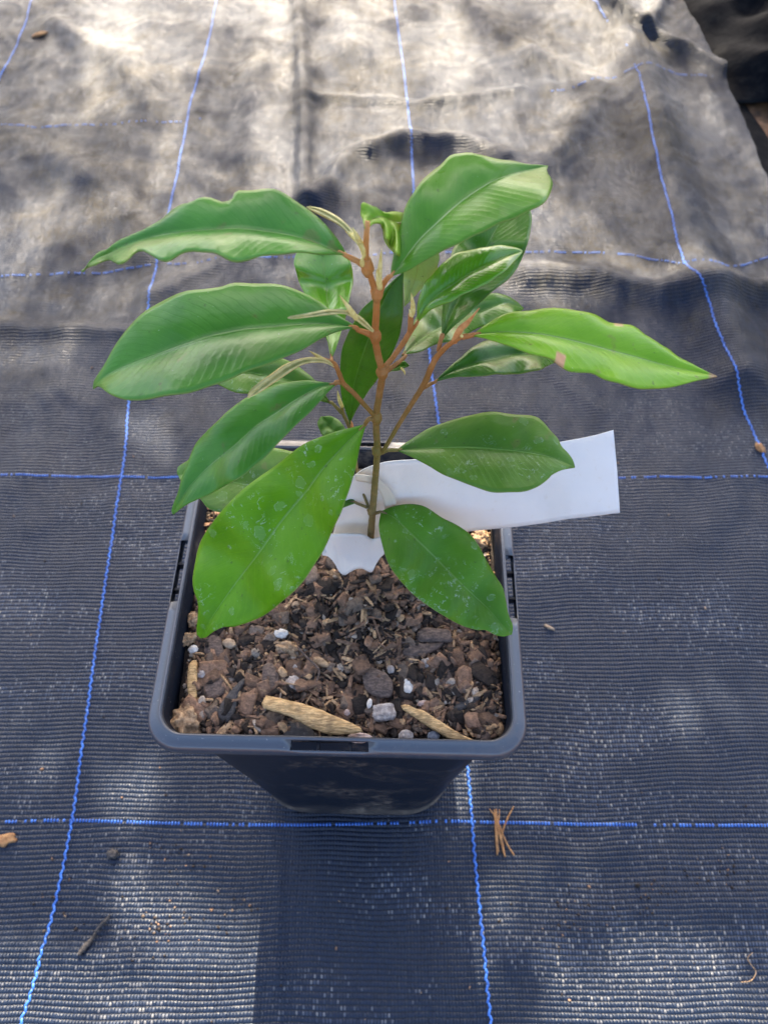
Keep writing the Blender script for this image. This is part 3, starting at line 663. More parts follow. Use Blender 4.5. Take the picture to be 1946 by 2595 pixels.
g.set(b.inputs['Base Color'], g.mix(g.sstep(f, .3, .7), rgb(.40, .15, .04), rgb(.58, .28, .09))); b.inputs['Roughness'].default_value = .75; M_RUST = m

def leaf(zf, mid, A_, B_, dy, mt, N0=(0, 0, 1), fold=10, wave=.0010, seed=0, under='under', n=56, half=10, droop=0.0, petiole=None, arch=0.0, thick=.00035, name='leaf', label=None, foldA=None, rev=False):
    """mid / A_ / B_: midrib and the two margins, base to tip; dy: distance behind the stem plane, at stations"""
    midp = resample([zf(p) for p in mid], n); a2 = resample([zf(p) for p in A_], n); b2 = resample([zf(p) for p in B_], n)
    N0 = Vector(N0).normalized(); M3 = []
    for i, p in enumerate(midp):
        f = i/(n-1)*(len(dy)-1); k = int(min(f, len(dy)-2)); s = f-k; s = s*s*(3-2*s)*.5+s*.5
        M3.append(on_y((p[0], p[1]), Y0 + dy[k]*(1-s)+dy[k+1]*s))
    vs = []; uvs = []; cols = 2*half+1
    Tn = []
    for i in range(n):
        Tn.append((M3[min(i+3, n-1)]-M3[max(i-3, 0)]).normalized())
    for i in range(n):
        T_ = Tn[i]; Nn = (N0 - T_*N0.dot(T_)).normalized(); S = T_.cross(Nn)
        u = i/(n-1)
        def edge(pt, sgn):
            fo = R(foldA if (foldA is not None and sgn > 0) else fold)
            Ns = (Matrix.Rotation(-fo*sgn*(1 if side_sign > 0 else -1), 3, T_) @ Nn)
            q = on_plane((pt[0], pt[1]), M3[i], Ns)
            return q
        # which side of the midrib is margin A on?
        qa0 = on_plane((a2[i][0], a2[i][1]), M3[i], Nn); side_sign = 1 if (qa0-M3[i]).dot(S) > 0 else -1
        qa = edge(a2[i], 1); qb = edge(b2[i], -1)
        for (q, lim) in ((qa, 0), (qb, 0)):
            pass
        mx = .030
        if (qa-M3[i]).length > mx: qa = M3[i] + (qa-M3[i]).normalized()*mx
        if (qb-M3[i]).length > mx: qb = M3[i] + (qb-M3[i]).normalized()*mx
        for j in range(-half, half+1):
            f = abs(j)/half; q = M3[i].lerp(qa if j < 0 else qb, f)
            env = math.sin(math.pi*min(1, u*1.02))**.5 if 0 < u < 1 else 0
            wv = wave*.4*env*f*f*(math.sin(u*21+seed*1.7+(0 if j < 0 else 2.1)) + .5*math.sin(u*43+seed))
            wv += .0003*env*mnoise.noise(Vector((u*6+seed, f*2*(1 if j < 0 else -1), seed*.37)))
            wv -= .0009*env*math.sin(math.pi*f)*(-1)      # each half bellies up a little
            vs.append(q + Nn*wv); uvs.append((u, .5 + .5*j/half))
    fs = [(i*cols+j, i*cols+j+1, (i+1)*cols+j+1, (i+1)*cols+j) for i in range(n-1) for j in range(cols-1)]
    me = mesh(name, vs, fs)
    # face normals towards N0
    cnt = sum(1 for p in me.polygons if p.normal.dot(N0) > 0)
    if (cnt < len(me.polygons)/2) != rev: me.flip_normals()
    ul = me.uv_layers.new(name='UVMap')
    for p in me.polygons:
        for li in p.loop_indices: ul.data[li].uv = uvs[me.loops[li].vertex_index]
    o = link(name, me, plant, [LM[mt], LM[under]])
    so_ = o.modifiers.new('s', 'SOLIDIFY'); so_.thickness = thick; so_.offset = -1; so_.material_offset = 1
    if label: o['label'] = label
    L = sum((M3[i+1]-M3[i]).length for i in range(n-1)); w_ = max((Vector(vs[i*cols])-Vector(vs[i*cols+cols-1])).length for i in range(n))
    print('LEAF %s len %.3f width %.3f base %s tip %s' % (mt, L, w_, [round(q, 3) for q in M3[0]], [round(q, 3) for q in M3[-1]]))
    if petiole:
        zf2, pts, r0, r1 = petiole
        P3 = [on_y(zf2(p[:2]), Y0+p[2]) for p in pts] + [M3[0].lerp(M3[1], .5), M3[2]]
        v_, f_ = tube(P3, [r0*.75, r0*.62, r1*.72, r1*.45], 30, 10, .08)
        link('petiole', mesh('petiole', v_, f_), o, [M_STEM])
        # midrib raised keel under the blade
    return o

# L1 upper left
leaf(Z1, [(1450,555),(1300,490),(1150,450),(1000,425),(850,413),(700,420),(550,435),(400,465),(280,505),(190,548),(110,590),(60,640)],
 [(1450,555),(1370,420),(1300,350),(1200,275),(1090,225),(970,203),(870,205),(850,250),(800,268),(740,250),(690,258),(640,295),(590,300),(520,318),(470,355),(380,410),(330,430),(260,470),(200,530),(150,540),(100,585),(60,640)],
 [(1450,555),(1350,545),(1200,543),(1020,548),(930,560),(850,580),(800,570),(740,545),(640,530),(560,540),(490,565),(440,558),(390,535),(350,540),(310,572),(260,595),(230,590),(200,575),(150,580),(110,605),(60,640)],
 [0, -.001, -.002, 0, .004], 'teal', fold=16, wave=.0016, seed=1, petiole=(Z3, [(795,235,0),(720,180,0),(655,145,0)], .0012, .0009), label='long wavy upper left leaf, shiny along its lower half')
# L2
leaf(Z1, [(1510,935),(1350,915),(1200,918),(1050,930),(900,945),(750,975),(600,1020),(450,1070),(320,1120),(230,1160),(160,1205),(116,1248)],
 [(1510,935),(1430,880),(1350,830),(1250,765),(1150,725),(1050,703),(930,695),(850,700),(800,720),(700,735),(600,745),(500,775),(400,840),(300,940),(230,1040),(180,1120),(140,1180),(118,1225),(116,1248)],
 [(1510,935),(1430,945),(1330,985),(1200,1050),(1050,1115),(900,1175),(750,1225),(600,1275),(450,1300),(340,1310),(270,1305),(200,1280),(160,1248),(132,1240),(116,1254)],
 [0, -.004, -.009, -.014], 'teal', fold=12, wave=.0008, seed=2, petiole=(Z3, [(825,700,0),(770,672,0),(715,655,0)], .0013, .0009), label='broad middle left leaf with a hooked tip')
# L3
leaf(Z4, [(1280,187),(1150,215),(1000,300),(880,380),(760,460),(660,545),(560,630),(460,715),(380,790),(300,880),(250,960),(203,1045)],
 [(1280,185),(1150,172),(1050,168),(940,178),(850,200),(740,250),(640,310),(560,370),(500,430),(430,490),(370,560),(330,640),(295,720),(260,810),(235,900),(210,970),(195,1020),(203,1048)],
 [(1280,190),(1230,235),(1170,300),(1100,370),(1000,470),(900,570),(800,670),(700,765),(600,830),(500,880),(420,925),(350,955),(290,985),(240,1020),(203,1048)],
 [-.003, -.010, -.020, -.030], 'teal', fold=8, wave=.0006, seed=3, petiole=(Z3, [(590,1022,-.003),(560,1018,-.003)], .0010, .0008), label='pale green drooping leaf left of the biggest leaf')
# L4
leaf(Z4, [(1475,450),(1400,520),(1320,600),(1200,730),(1090,880),(980,1010),(880,1140),(790,1270),(700,1390),(600,1520),(500,1660),(430,1770),(385,1858)],
 [(1475,450),(1400,470),(1300,495),(1200,525),(1080,570),(980,640),(860,740),(760,810),(660,880),(580,960),(500,1050),(430,1150),(375,1260),(345,1380),(333,1480),(345,1560),(368,1620),(370,1720),(360,1830),(385,1860)],
 [(1475,450),(1450,520),(1425,620),(1410,700),(1390,780),(1360,890),(1310,1020),(1250,1150),(1190,1280),(1130,1380),(1060,1480),(980,1560),(890,1640),(800,1710),(700,1755),(600,1785),(540,1785),(470,1815),(420,1855),(385,1860)],
 [0, -.014, -.030, -.047], 'spot', fold=10, wave=.0006, seed=4, petiole=(Z3, [(840,1285,0),(795,1275,-.001),(768,1300,-.001)], .0012, .0008), label='biggest leaf, bright green with pale water marks, front left')
# L5
leaf(Z6, [(365,487),(430,515),(500,580),(560,640),(630,710),(700,780),(760,840),(830,905),(900,970),(960,1040),(1020,1102)],
 [(365,490),(355,560),(370,640),(395,730),(430,790),(480,850),(550,920),(620,970),(700,1020),(780,1060),(850,1080),(890,1080),(940,1105),(980,1112),(1020,1102)],
 [(365,485),(410,465),(480,450),(545,452),(600,470),(680,520),(740,550),(800,590),(850,650),(900,740),(940,810),(975,870),(992,940),(1005,1000),(1026,1060),(1020,1102)],
 [-.001, -.014, -.028, -.042], 'spotmid', fold=8, wave=.0006, seed=5, petiole=(Z3, [(820,1942,0),(860,1930,-.001)], .0010, .0008), label='water marked leaf at the lower right hanging over the potting mix')
# L6
leaf(Z6, [(440,180),(560,170),(700,165),(850,168),(1000,178),(1130,195),(1230,218),(1336,264)],
 [(440,180),(500,135),(580,85),(680,40),(780,10),(850,-5),(940,-10),(1040,0),(1130,5),(1170,30),(1210,80),(1250,120),(1270,160),(1300,190),(1325,225),(1336,264)],
 [(440,180),(520,215),(600,255),(700,310),(800,350),(900,380),(1000,390),(1080,385),(1150,360),(1200,325),(1215,308),(1230,298),(1270,280),(1336,266)],
 [0, -.002, -.004, -.008], 'spotdull', fold=8, wave=.0007, seed=6, petiole=(Z3, [(870,1515,0),(920,1497,0),(975,1495,0)], .0010, .0009), label='rounded dull green leaf in front of the white tag')
# L7
leaf(Z2, [(535,828),(600,817),(700,815),(820,825),(950,848),(1080,880),(1200,912),(1320,945),(1430,972),(1520,990),(1586,1004)],
 [(535,828),(590,785),(660,745),(740,722),(830,712),(930,716),(1000,730),(1080,742),(1130,765),(1180,778),(1230,790),(1280,830),(1340,870),(1380,885),(1430,920),(1480,950),(1530,978),(1586,1004)],
 [(535,832),(620,850),(700,875),(780,905),(860,930),(910,955),(960,978),(1010,985),(1060,990),(1110,1020),(1180,1042),(1270,1055),(1360,1052),(1440,1040),(1500,1025),(1586,1005)],
 [-.004, -.005, -.006, -.008], 'light', fold=9, wave=.0011, seed=7, petiole=(Z3, [(1440,703,-.004),(1500,692,-.004)], .0011, .0008), label='long yellow green right leaf with a brown tip')
# L8
leaf(Z2, [(185,578),(240,510),(300,430),(370,360),(440,295),(520,230),(600,180),(680,145),(760,122),(861,101)],
 [(185,578),(195,500),(215,400),(240,310),(270,240),(320,165),(370,115),(400,95),(440,62),(480,52),(520,45),(560,52),(640,65),(700,78),(760,95),(820,97),(861,101)],
 [(185,578),(260,550),(350,500),(430,455),(510,415),(590,380),(680,335),(760,300),(820,275),(860,240),(880,180),(872,150),(855,125),(861,103)],
 [0, .010, .022, .034], 'top', fold=9, wave=.0007, seed=8, petiole=(Z3, [(860,400,0),(885,335,0),(925,285,0)], .0013, .0009), label='highest leaf, broad and pointing up to the right')
# L9
leaf(Z2, [(298,778),(340,700),(400,645),(470,600),(540,555),(610,520),(680,490),(752,467)],
 [(298,778),(300,700),(325,620),(370,560),(420,510),(480,475),(560,455),(640,445),(700,445),(735,455),(752,467)],
 [(298,778),(360,720),(430,690),(500,655),(560,625),(620,590),(680,550),(720,510),(745,480),(752,467)],
 [.004, .008, .014, .022], 'gloss', fold=10, wave=.0006, seed=9, petiole=(Z3, [(1080,665,.004),(1112,625,.004)], .0008, .0007), label='small glossy leaf below the highest leaf')
# L10
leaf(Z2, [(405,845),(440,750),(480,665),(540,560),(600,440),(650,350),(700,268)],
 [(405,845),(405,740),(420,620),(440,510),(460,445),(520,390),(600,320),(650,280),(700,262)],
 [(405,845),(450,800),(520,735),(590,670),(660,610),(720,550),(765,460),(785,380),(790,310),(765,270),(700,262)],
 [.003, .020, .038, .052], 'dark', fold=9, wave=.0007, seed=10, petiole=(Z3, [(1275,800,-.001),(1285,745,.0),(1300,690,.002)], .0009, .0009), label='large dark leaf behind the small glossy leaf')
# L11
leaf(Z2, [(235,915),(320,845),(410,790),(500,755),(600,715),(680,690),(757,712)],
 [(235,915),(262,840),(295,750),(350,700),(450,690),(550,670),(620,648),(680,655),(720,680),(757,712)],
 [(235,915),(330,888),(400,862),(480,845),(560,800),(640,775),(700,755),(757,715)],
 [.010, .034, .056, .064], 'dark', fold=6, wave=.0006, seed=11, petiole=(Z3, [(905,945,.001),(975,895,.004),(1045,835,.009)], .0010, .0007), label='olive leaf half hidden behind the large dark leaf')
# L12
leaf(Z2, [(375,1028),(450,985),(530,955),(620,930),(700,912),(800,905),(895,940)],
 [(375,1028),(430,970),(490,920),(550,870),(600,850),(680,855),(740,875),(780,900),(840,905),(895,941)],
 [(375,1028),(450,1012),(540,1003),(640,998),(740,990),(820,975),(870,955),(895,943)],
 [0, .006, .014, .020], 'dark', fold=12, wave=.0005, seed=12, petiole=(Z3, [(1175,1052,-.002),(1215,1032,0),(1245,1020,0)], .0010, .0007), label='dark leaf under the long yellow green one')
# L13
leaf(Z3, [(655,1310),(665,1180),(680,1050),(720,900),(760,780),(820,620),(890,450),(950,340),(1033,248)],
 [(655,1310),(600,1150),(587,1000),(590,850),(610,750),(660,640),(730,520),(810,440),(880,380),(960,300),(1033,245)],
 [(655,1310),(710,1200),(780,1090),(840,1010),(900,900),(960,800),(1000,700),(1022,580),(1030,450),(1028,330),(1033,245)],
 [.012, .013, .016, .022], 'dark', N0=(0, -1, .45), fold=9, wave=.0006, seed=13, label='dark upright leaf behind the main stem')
# L14 underside + L15
leaf(Z2, [(225,348),(265,400),(300,515),(290,590),(244,704)],
 [(150,345),(160,430),(215,500),(240,600),(244,705)],
 [(300,330),(360,400),(392,475),(390,530),(370,580),(300,650),(246,706)],
 [.016, .026, .030, .026], 'under', N0=(0, -1, .3), fold=-14, wave=.0008, seed=14, label='pale underside of a leaf hanging behind the highest leaf')
leaf(Z2, [(82,368),(100,335),(140,322),(180,330),(228,350)],
 [(75,370),(57,300),(62,262),(100,272),(140,298),(200,298),(240,302)],
 [(85,370),(120,348),(150,360),(170,420),(200,470),(222,492),(236,470)],
 [0, .008, .013, .018], 'yellow', N0=(0, -.55, .85), fold=4, wave=.0006, seed=15, name='leaf', label='small yellow green curled leaf at the top of the stem')
# L16
leaf(Z3, [(527,850),(508,720),(500,600),(497,480),(482,300),(465,160),(455,60)],
 [(527,850),(500,740),(440,600),(370,450),(310,350),(280,250),(262,170),(290,100),(360,60),(455,50)],
 [(530,850),(580,720),(625,560),(655,430),(678,300),(660,180),(610,90),(530,60),(455,50)],
 [.003, .020, .036, .046], 'gloss', fold=8, wave=.0008, seed=16, petiole=(Z3, [(545,905,-.003),(530,885,0)], .0008, .0007), label='shiny leaf between the two big left leaves')
# L17
leaf(Z4, [(1240,318),(1150,240),(1050,190),(930,155),(800,130),(690,108),(560,120),(465,173)],
 [(1240,318),(1190,235),(1120,150),(1040,80),(960,35),(880,20),(780,30),(650,70),(540,120),(465,173)],
 [(1240,318),(1150,300),(1030,280),(900,262),(780,258),(700,255),(610,242),(530,208),(465,175)],
 [.017, .020, .022, .020], 'spotdull', fold=6, wave=.0006, seed=17, petiole=(Z3, [(598,1235,.014),(560,1195,.015),(525,1160,.016)], .0009, .0007), label='greyish leaf behind the two left leaves')
# L18
leaf(Z4, [(1410,968),(1200,935),(1000,890),(850,865),(690,850),(500,815),(350,785),(238,785)],
 [(1410,965),(1330,890),(1250,760),(1100,660),(980,633),(870,610),(700,600),(500,620),(350,660),(290,700),(235,738),(233,785)],
 [(1410,970),(1330,1000),(1150,1060),(900,1080),(700,1060),(510,1030),(430,1000),(380,940),(300,880),(258,830),(238,790)],
 [.002, .004, .008, .012], 'spotdull', fold=7, wave=.0006, seed=18, petiole=(Z3, [(775,1895,.001),(735,1880,.002),(705,1868,.002)], .0009, .0008), label='dull leaf under the biggest leaf, reaching over the left rim')
# L19
leaf(Z3, [(600,1400),(560,1370),(510,1320),(465,1262)],
 [(600,1400),(540,1440),(470,1400),(438,1345),(428,1300),(450,1262),(465,1258)],
 [(600,1400),(630,1370),(612,1325),(570,1280),(520,1256),(465,1258)],
 [.013, .015, .018, .020], 'spotdull', fold=7, wave=.0003, seed=19, n=30, label='tiny rounded pale leaf behind the biggest leaf')
# L23 small
leaf(Z3, [(935,940),(985,905),(1030,890),(1068,905)], [(935,938),(985,885),(1035,868),(1068,903)], [(935,942),(990,940),(1030,922),(1068,907)],
 [.004, .010, .014, .016], 'top', N0=(0,-.7,.7), fold=8, wave=.0002, seed=23, n=24, label='tiny bright leaf right of the main stem')
# young felted leaves
leaf(Z1, [(1395,1142),(1335,1108),(1270,1100),(1200,1115),(1120,1155),(1020,1230),(930,1302)],
 [(1395,1138),(1340,1098),(1270,1088),(1200,1098),(1120,1128),(1050,1178),(980,1228),(938,1268),(928,1302)],
 [(1395,1146),(1330,1120),(1280,1118),(1230,1125),(1180,1150),(1120,1190),(1060,1230),(1000,1270),(934,1304)],
 [-.003, -.008, -.012, -.016], 'young', N0=(0,-.75,.65), fold=18, wave=.0002, seed=20, under='young', thick=.0004, name='young_leaf', label='narrow felted young leaf curving over the pale leaf')
leaf(Z1, [(1590,955),(1545,915),(1500,880),(1440,850),(1350,852),(1250,868),(1140,883)],
 [(1592,948),(1555,905),(1510,866),(1440,840),(1350,838),(1250,855),(1140,881)],
 [(1586,960),(1535,925),(1490,892),(1440,862),(1350,868),(1250,880),(1140,885)],
 [-.003, -.006, -.010, -.013], 'young', N0=(0,-.75,.65), fold=20, wave=.0001, seed=21, under='young', thick=.0004, name='young_leaf', label='slim felted young leaf lying across the broad middle left leaf')
leaf(Z1, [(1530,500),(1490,455),(1440,402),(1385,362),(1310,320),(1238,299)],
 [(1535,490),(1495,440),(1445,385),(1390,342),(1310,305),(1238,297)],
 [(1522,508),(1485,470),(1435,418),(1380,380),(1300,340),(1238,301)],
 [.001, .006, .010, .014], 'young', N0=(0,-.75,.65), fold=16, wave=.0001, seed=22, under='young', thick=.0004, name='young_leaf', label='felted young leaf behind the long wavy leaf')

def stem_part(name, zf, pts, rads, mt=M_STEM, n=50, bump=.14, label=None, sides=14):
    rads = [r_*(.68 if name == 'branch' else .84) for r_ in rads]
    P3 = [on_y(zf(p[:2]), Y0+p[2]) for p in pts]
    v_, f_ = tube(P3, rads, n, sides, bump); o = link(name, mesh(name, v_, f_), plant, [mt])
    if label: o['label'] = label
    return o
stem_part('main_stem', Z3, [(790,2380,-.001),(796,2230,0),(800,2110,0),(812,1940,0),(832,1700,0),(845,1500,0),(838,1280,0),(862,1100,0),(880,960,0),(852,830,0),(832,700,0),(840,520,0),(838,400,0),(805,300,0),(775,200,0),(768,80,0),(772,-30,0),(778,-110,.001)],
          [.0018, .00165, .0016, .0015, .0014, .0013, .00125, .00122, .00115, .0010, .0007], n=140, bump=.12)
for (zf, p, r) in ((Z3, (845,1500,0), .0024), (Z3, (842,1268,0), .0023), (Z3, (882,950,0), .0023), (Z3, (832,695,0), .0021), (Z3, (843,395,0), .0021), (Z3, (778,215,0), .0020), (Z3, (808,1925,0), .0022)):
    P3 = on_y(zf(p[:2]), Y0+p[2]); v_, f_ = tube([P3-Vector((0, 0, .0026)), P3-Vector((0, 0, .001)), P3+Vector((0, 0, .001)), P3+Vector((0, 0, .0026))], [r*.45, r*.75, r*.75, r*.45], 14, 14, .2)
    link('node', mesh('node', v_, f_), plant, [M_STEM])
stem_part('branch', Z3, [(842,1262,0),(800,1225,-.001),(740,1160,-.002),(675,1090,-.003),(610,1030,-.003),(580,960,-.003),(545,890,-.003),(480,862,-.004),(410,850,-.005)], [.0012, .0010, .00105, .0011, .0010, .0009, .0006], n=80)
stem_part('branch', Z3, [(882,1505,0),(900,1480,-.001),(1000,1310,-.002),(1100,1150,-.002),(1180,1020,-.002),(1240,880,-.002),(1290,810,-.002),(1370,740,-.003),(1440,705,-.004),(1515,693,-.004)], [.0011, .0010, .0010, .0011, .0012, .0013, .0010, .0007], n=90)
stem_part('branch', Z3, [(790,1905,.001),(768,1850,.003),(740,1770,.005),(705,1640,.008),(690,1500,.010),(672,1400,.011),(645,1320,.012),(605,1235,.014),(596,1175,.015)], [.0008, .0008, .0008, .0009, .0010, .0008], n=80)
stem_part('branch', Z3, [(890,930,0),(915,895,.001),(960,840,.002),(1030,740,.003),(1075,665,.004),(1080,600,.004),(1080,545,.004)], [.0012, .0011, .0011, .0012, .0010], n=60)
stem_part('branch', Z3, [(1385,735,-.003),(1405,690,-.003),(1430,645,-.003),(1475,605,-.003),(1520,550,-.003),(1560,500,-.003)], [.0012, .0014, .0011, .0005, .0002], M_RUST, 50)
stem_part('branch', Z1, [(1545,560,0),(1530,505,.0),(1500,468,.002),(1450,425,.006)], [.0010, .0012, .0010, .0006], M_BUD, 40)
def bud(zf, pts, r, mt=M_BUD):
    P3 = [on_y(zf(p[:2]), Y0+p[2]) for p in pts]; v_, f_ = tube(P3, [r*.75, r*.85, r*.7, r*.42, r*.05], 30, 10, .08); link('bud', mesh('bud', v_, f_), plant, [mt])
bud(Z3, [(865,360,-.002),(858,300,-.003),(866,200,-.003),(875,85,-.003)], .0009)
bud(Z3, [(862,360,-.003),(848,300,-.004),(840,225,-.004)], .0006)
bud(Z3, [(742,200,-.002),(740,165,-.003),(750,125,-.003)], .0007)
bud(Z1, [(1515,480,0),(1500,450,-.001),(1478,405,-.001)], .0008)
bud(Z1, [(1498,885,-.006),(1460,830,-.007),(1410,762,-.007)], .0009)
bud(Z1, [(1335,1112,-.004),(1300,1085,-.005),(1250,1055,-.005)], .0007)
bud(Z3, [(1080,560,.004),(1095,520,.004),(1092,450,.004),(1083,390,.004)], .0009)
bud(Z3, [(1080,555,.003),(1078,530,.003),(1068,505,.003)], .0005)
bud(Z3, [(600,1190,.014),(580,1140,.014),(568,1078,.014)], .0008)
bud(Z3, [(670,1340,.011),(668,1310,.011),(660,1285,.011)], .0006, M_RUST)
bud(Z3, [(1015,920,.008),(1035,945,.008),(1040,970,.008)], .0005)
bud(Z3, [(1435,700,-.006),(1440,685,-.006)], .0005)

# ------------------------------------------------------------------ white loop tag
m, t, b = mat('white_tag_plastic'); g = NT(t); P = g.obj(); f = g.noise(P, 40, 4); f2 = g.noise(P, 500, 3)
g.set(b.inputs['Base Color'], g.mix(g.math('MULTIPLY', g.sstep(f2, .60, .75), .25), g.mix(g.sstep(f, .35, .7), rgb(.80, .81, .82), rgb(.74, .76, .79)), rgb(.62, .58, .50)))
b.inputs['Roughness'].default_value = .38; tr = g.node('ShaderNodeBsdfTranslucent'); tr.inputs[0].default_value = (.8, .78, .70, 1); mx = g.node('ShaderNodeMixShader'); mx.inputs[0].default_value = .25
g.l.new(g.bump(f, .002, .5), b.inputs['Normal'])
g.l.new(b.outputs[0], mx.inputs[1]); g.l.new(tr.outputs[0], mx.inputs[2]); g.l.new(mx.outputs[0], t.nodes['Material Output'].inputs[0]); M_TAG = m
m2 = m.copy(); m2.name = 'shaded_tag_plastic'; M_SLOT_SHADE = m2  # beige copy of the tag plastic with shadow tone in its colour
for n_1 in m2.node_tree.nodes:
    if n_1.type == 'MIX' and not n_1.inputs[6].is_linked: n_1.inputs[6].default_value = (.74, .70, .60, 1); n_1.inputs[7].default_value = (.68, .63, .53, 1)
tagp = empty('plant_tag', (0, 0, 0), 'blank white plastic loop tag wrapped round the stem base', 'plant tag')
CY = CAM.y
def patch(name, cols, mt, n=60, nh=14, wav=.0004, parent=tagp):
    top = resample([Z6(c[0]) for c in cols], n); bot = resample([Z6(c[1]) for c in cols], n)
    vs = []
    for i in range(n):
        f = i/(n-1)*(len(cols)-1); k = int(min(f, len(cols)-2)); s = f-k
        dt = cols[k][2]*(1-s)+cols[k+1][2]*s; db = cols[k][3]*(1-s)+cols[k+1][3]*s
        a = on_y((top[i][0], top[i][1]), CY+dt); b_ = on_y((bot[i][0], bot[i][1]), CY+db)
        for j in range(nh+1):
            q = a.lerp(b_, j/nh); q = q + Vector((0, -1, .6)).normalized()*wav*(math.sin(math.pi*j/nh)*2*math.sin(i*.12+1)+mnoise.noise(Vector((i*.1, j*.2, 0)))); vs.append(q)
    w_ = nh+1; fs = [(i*w_+j, i*w_+j+1, (i+1)*w_+j+1, (i+1)*w_+j) for i in range(n-1) for j in range(nh)]
    o = link(name, mesh(name, vs, fs), parent, [mt]); so_ = o.modifiers.new('s', 'SOLIDIFY'); so_.thickness = .0004; so_.offset = 0; return o
patch('tag_strip', [((1528,78),(1560,492),.165,.145),((1400,112),(1430,508),.165,.146),((1270,138),(1300,524),.165,.147),((1130,160),(1170,545),.164,.149),((1000,178),(1050,560),.163,.150),((800,208),(900,575),.162,.151),((650,222),(750,588),.161,.152),((520,228),(600,600),.160,.152),((400,237),(450,620),.158,.152),((320,258),(330,640),.157,.1515),((262,285),(230,650),.155,.151),((215,330),(150,640),.153,.150),((190,400),(120,620),.151,.149)], M_TAG, 90, 16)
patch('tag_tail', [((72,690),(74,704),.143,.1425),((105,606),(105,713),.1455,.1425),((130,600),(132,742),.1455,.142),((160,598),(160,790),.1455,.1415),((187,597),(187,803),.1455,.1415),((215,597),(213,787),.1455,.1415),((245,598),(240,774),.1455,.1415),((280,602),(275,771),.1455,.1415),((300,612),(300,783),.1455,.1415),((322,624),(322,786),.1455,.1415),((345,619),(343,748),.1455,.142),((365,612),(362,718),.1455,.1425),((381,640),(381,700),.1445,.1425)], M_TAG, 70, 12, .0003)
patch('tag_slot_shade', [((235,300),(242,330),.1500,.1498),((300,306),(302,342),.1505,.150),((360,330),(345,368),.151,.1503),((412,378),(372,412),.1515,.1505),((440,432),(385,470),.1515,.1505),((444,490),(380,525),.151,.150),((420,545),(365,575),.150,.1495)], M_SLOT_SHADE, 60, 4, .0001)  # added beige band imitating the shadow along the slot edge

# ------------------------------------------------------------------ litter on the mat
M_NEED = wood_mat('dry_needle', (.22, .10, .035), (.42, .22, .085), 300, (1, 1, 1), .1)
for pts, r in [([(503,500),(512,600),(522,760),(530,888)], .0007), ([(520,495),(530,620),(560,760),(596,903)], .0008), ([(548,498),(540,600),(528,720),(540,860)], .0006), ([(462,492),(520,580),(600,770),(672,890)], .0006), ([(668,475),(610,590),(572,700),(560,790)], .0006), ([(512,520),(535,650),(575,790),(590,880)], .0006)]:
    P3 = [on_mat(ZN(p), .0012) for p in pts]; v_, f_ = tube(P3, [r*.4, r, r, r*.7], 24, 7, .05)
    tag(link('pine_needle', mesh('pine_needle', v_, f_), None, [M_NEED]), 'dry orange brown pine needle in the bundle right of the pot foot', 'pine needle', 'dry pine needles beside the blue line crossing')
def bit(name, p, size, dims, mt, label, cat, sd_, rot=0):
    V, Fq = ico(3); P = on_mat(ZD(p), 0); out = []
    for v in V:
        d = Vector(v); k = 1+.45*mnoise.fractal(d*1.7+Vector((sd_, 0, 0)), 1, 2, 3); q = Vector((d.x*dims[0], d.y*dims[1], d.z*dims[2]))*size*k
        out.append((q.x*math.cos(rot)-q.y*math.sin(rot), q.x*math.sin(rot)+q.y*math.cos(rot), q.z))
    o = link(name, mesh(name, out, [tuple(int(i) for i in f) for f in Fq]), None, [mt]); o.location = P + Vector((0, 0, size*dims[2]*.6)); return tag(o, label, cat)
bit('bark_flake', (10,1816), .0070, (1, .5, .2), M_NEED, 'orange brown bark flake at the left edge of the mat', 'bark flake', 1, .2)
bit('soil_clod', (246,1846), .0034, (1, .8, .7), M_BARK2, 'round dark soil clod on the mat left of the pot foot', 'soil clod', 2)
bit('bark_flake', (1186,1356), .0042, (1, .25, .2), M_STT, 'pale straw sliver on the mat right of the pot', 'sliver', 3, -.5)
bit('bark_flake', (88,76), .0095, (1, .35, .2), M_NEED, 'rust brown sliver on the far left of the mat', 'sliver', 4, .5)
bit('bark_flake', (1640,968), .0052, (.6, 1, .3), M_NEED, 'orange flake beside the blue line at the right edge', 'flake', 5, .4)
bit('bark_flake', (882,1722), .0032, (.35, 1, .2), M_NEED, 'small amber flake at the foot of the pot', 'flake', 6, -.3)
bit('bark_flake', (897,302), .0050, (1, .6, .2), M_NEED, 'brown flake on the far blue line behind the plant', 'flake', 7, .2)
P3 = [on_mat(ZD(p), .0014) for p in [(170,2062),(185,2045),(200,2028),(212,2006),(232,1986),(238,1975)]]
v_, f_ = tube(P3, [.0012, .0016, .0011, .0007, .0011, .0004], 50, 10, .5)
tag(link('twig', mesh('twig', v_, f_), None, [M_BARK2]), 'knobbly dark twig on the mat at the lower left', 'twig')
P3 = [on_mat(ZD(p), .001) for p in [(1600,2122),(1622,2118),(1632,2100),(1622,2085),(1614,2070),(1625,2058)]]
v_, f_ = tube(P3, [.0002, .00028, .0002], 40, 6); tag(link('root_hair', mesh('root_hair', v_, f_), None, [M_TAN2]), 'curly pale root thread on the mat at the lower right', 'root thread')
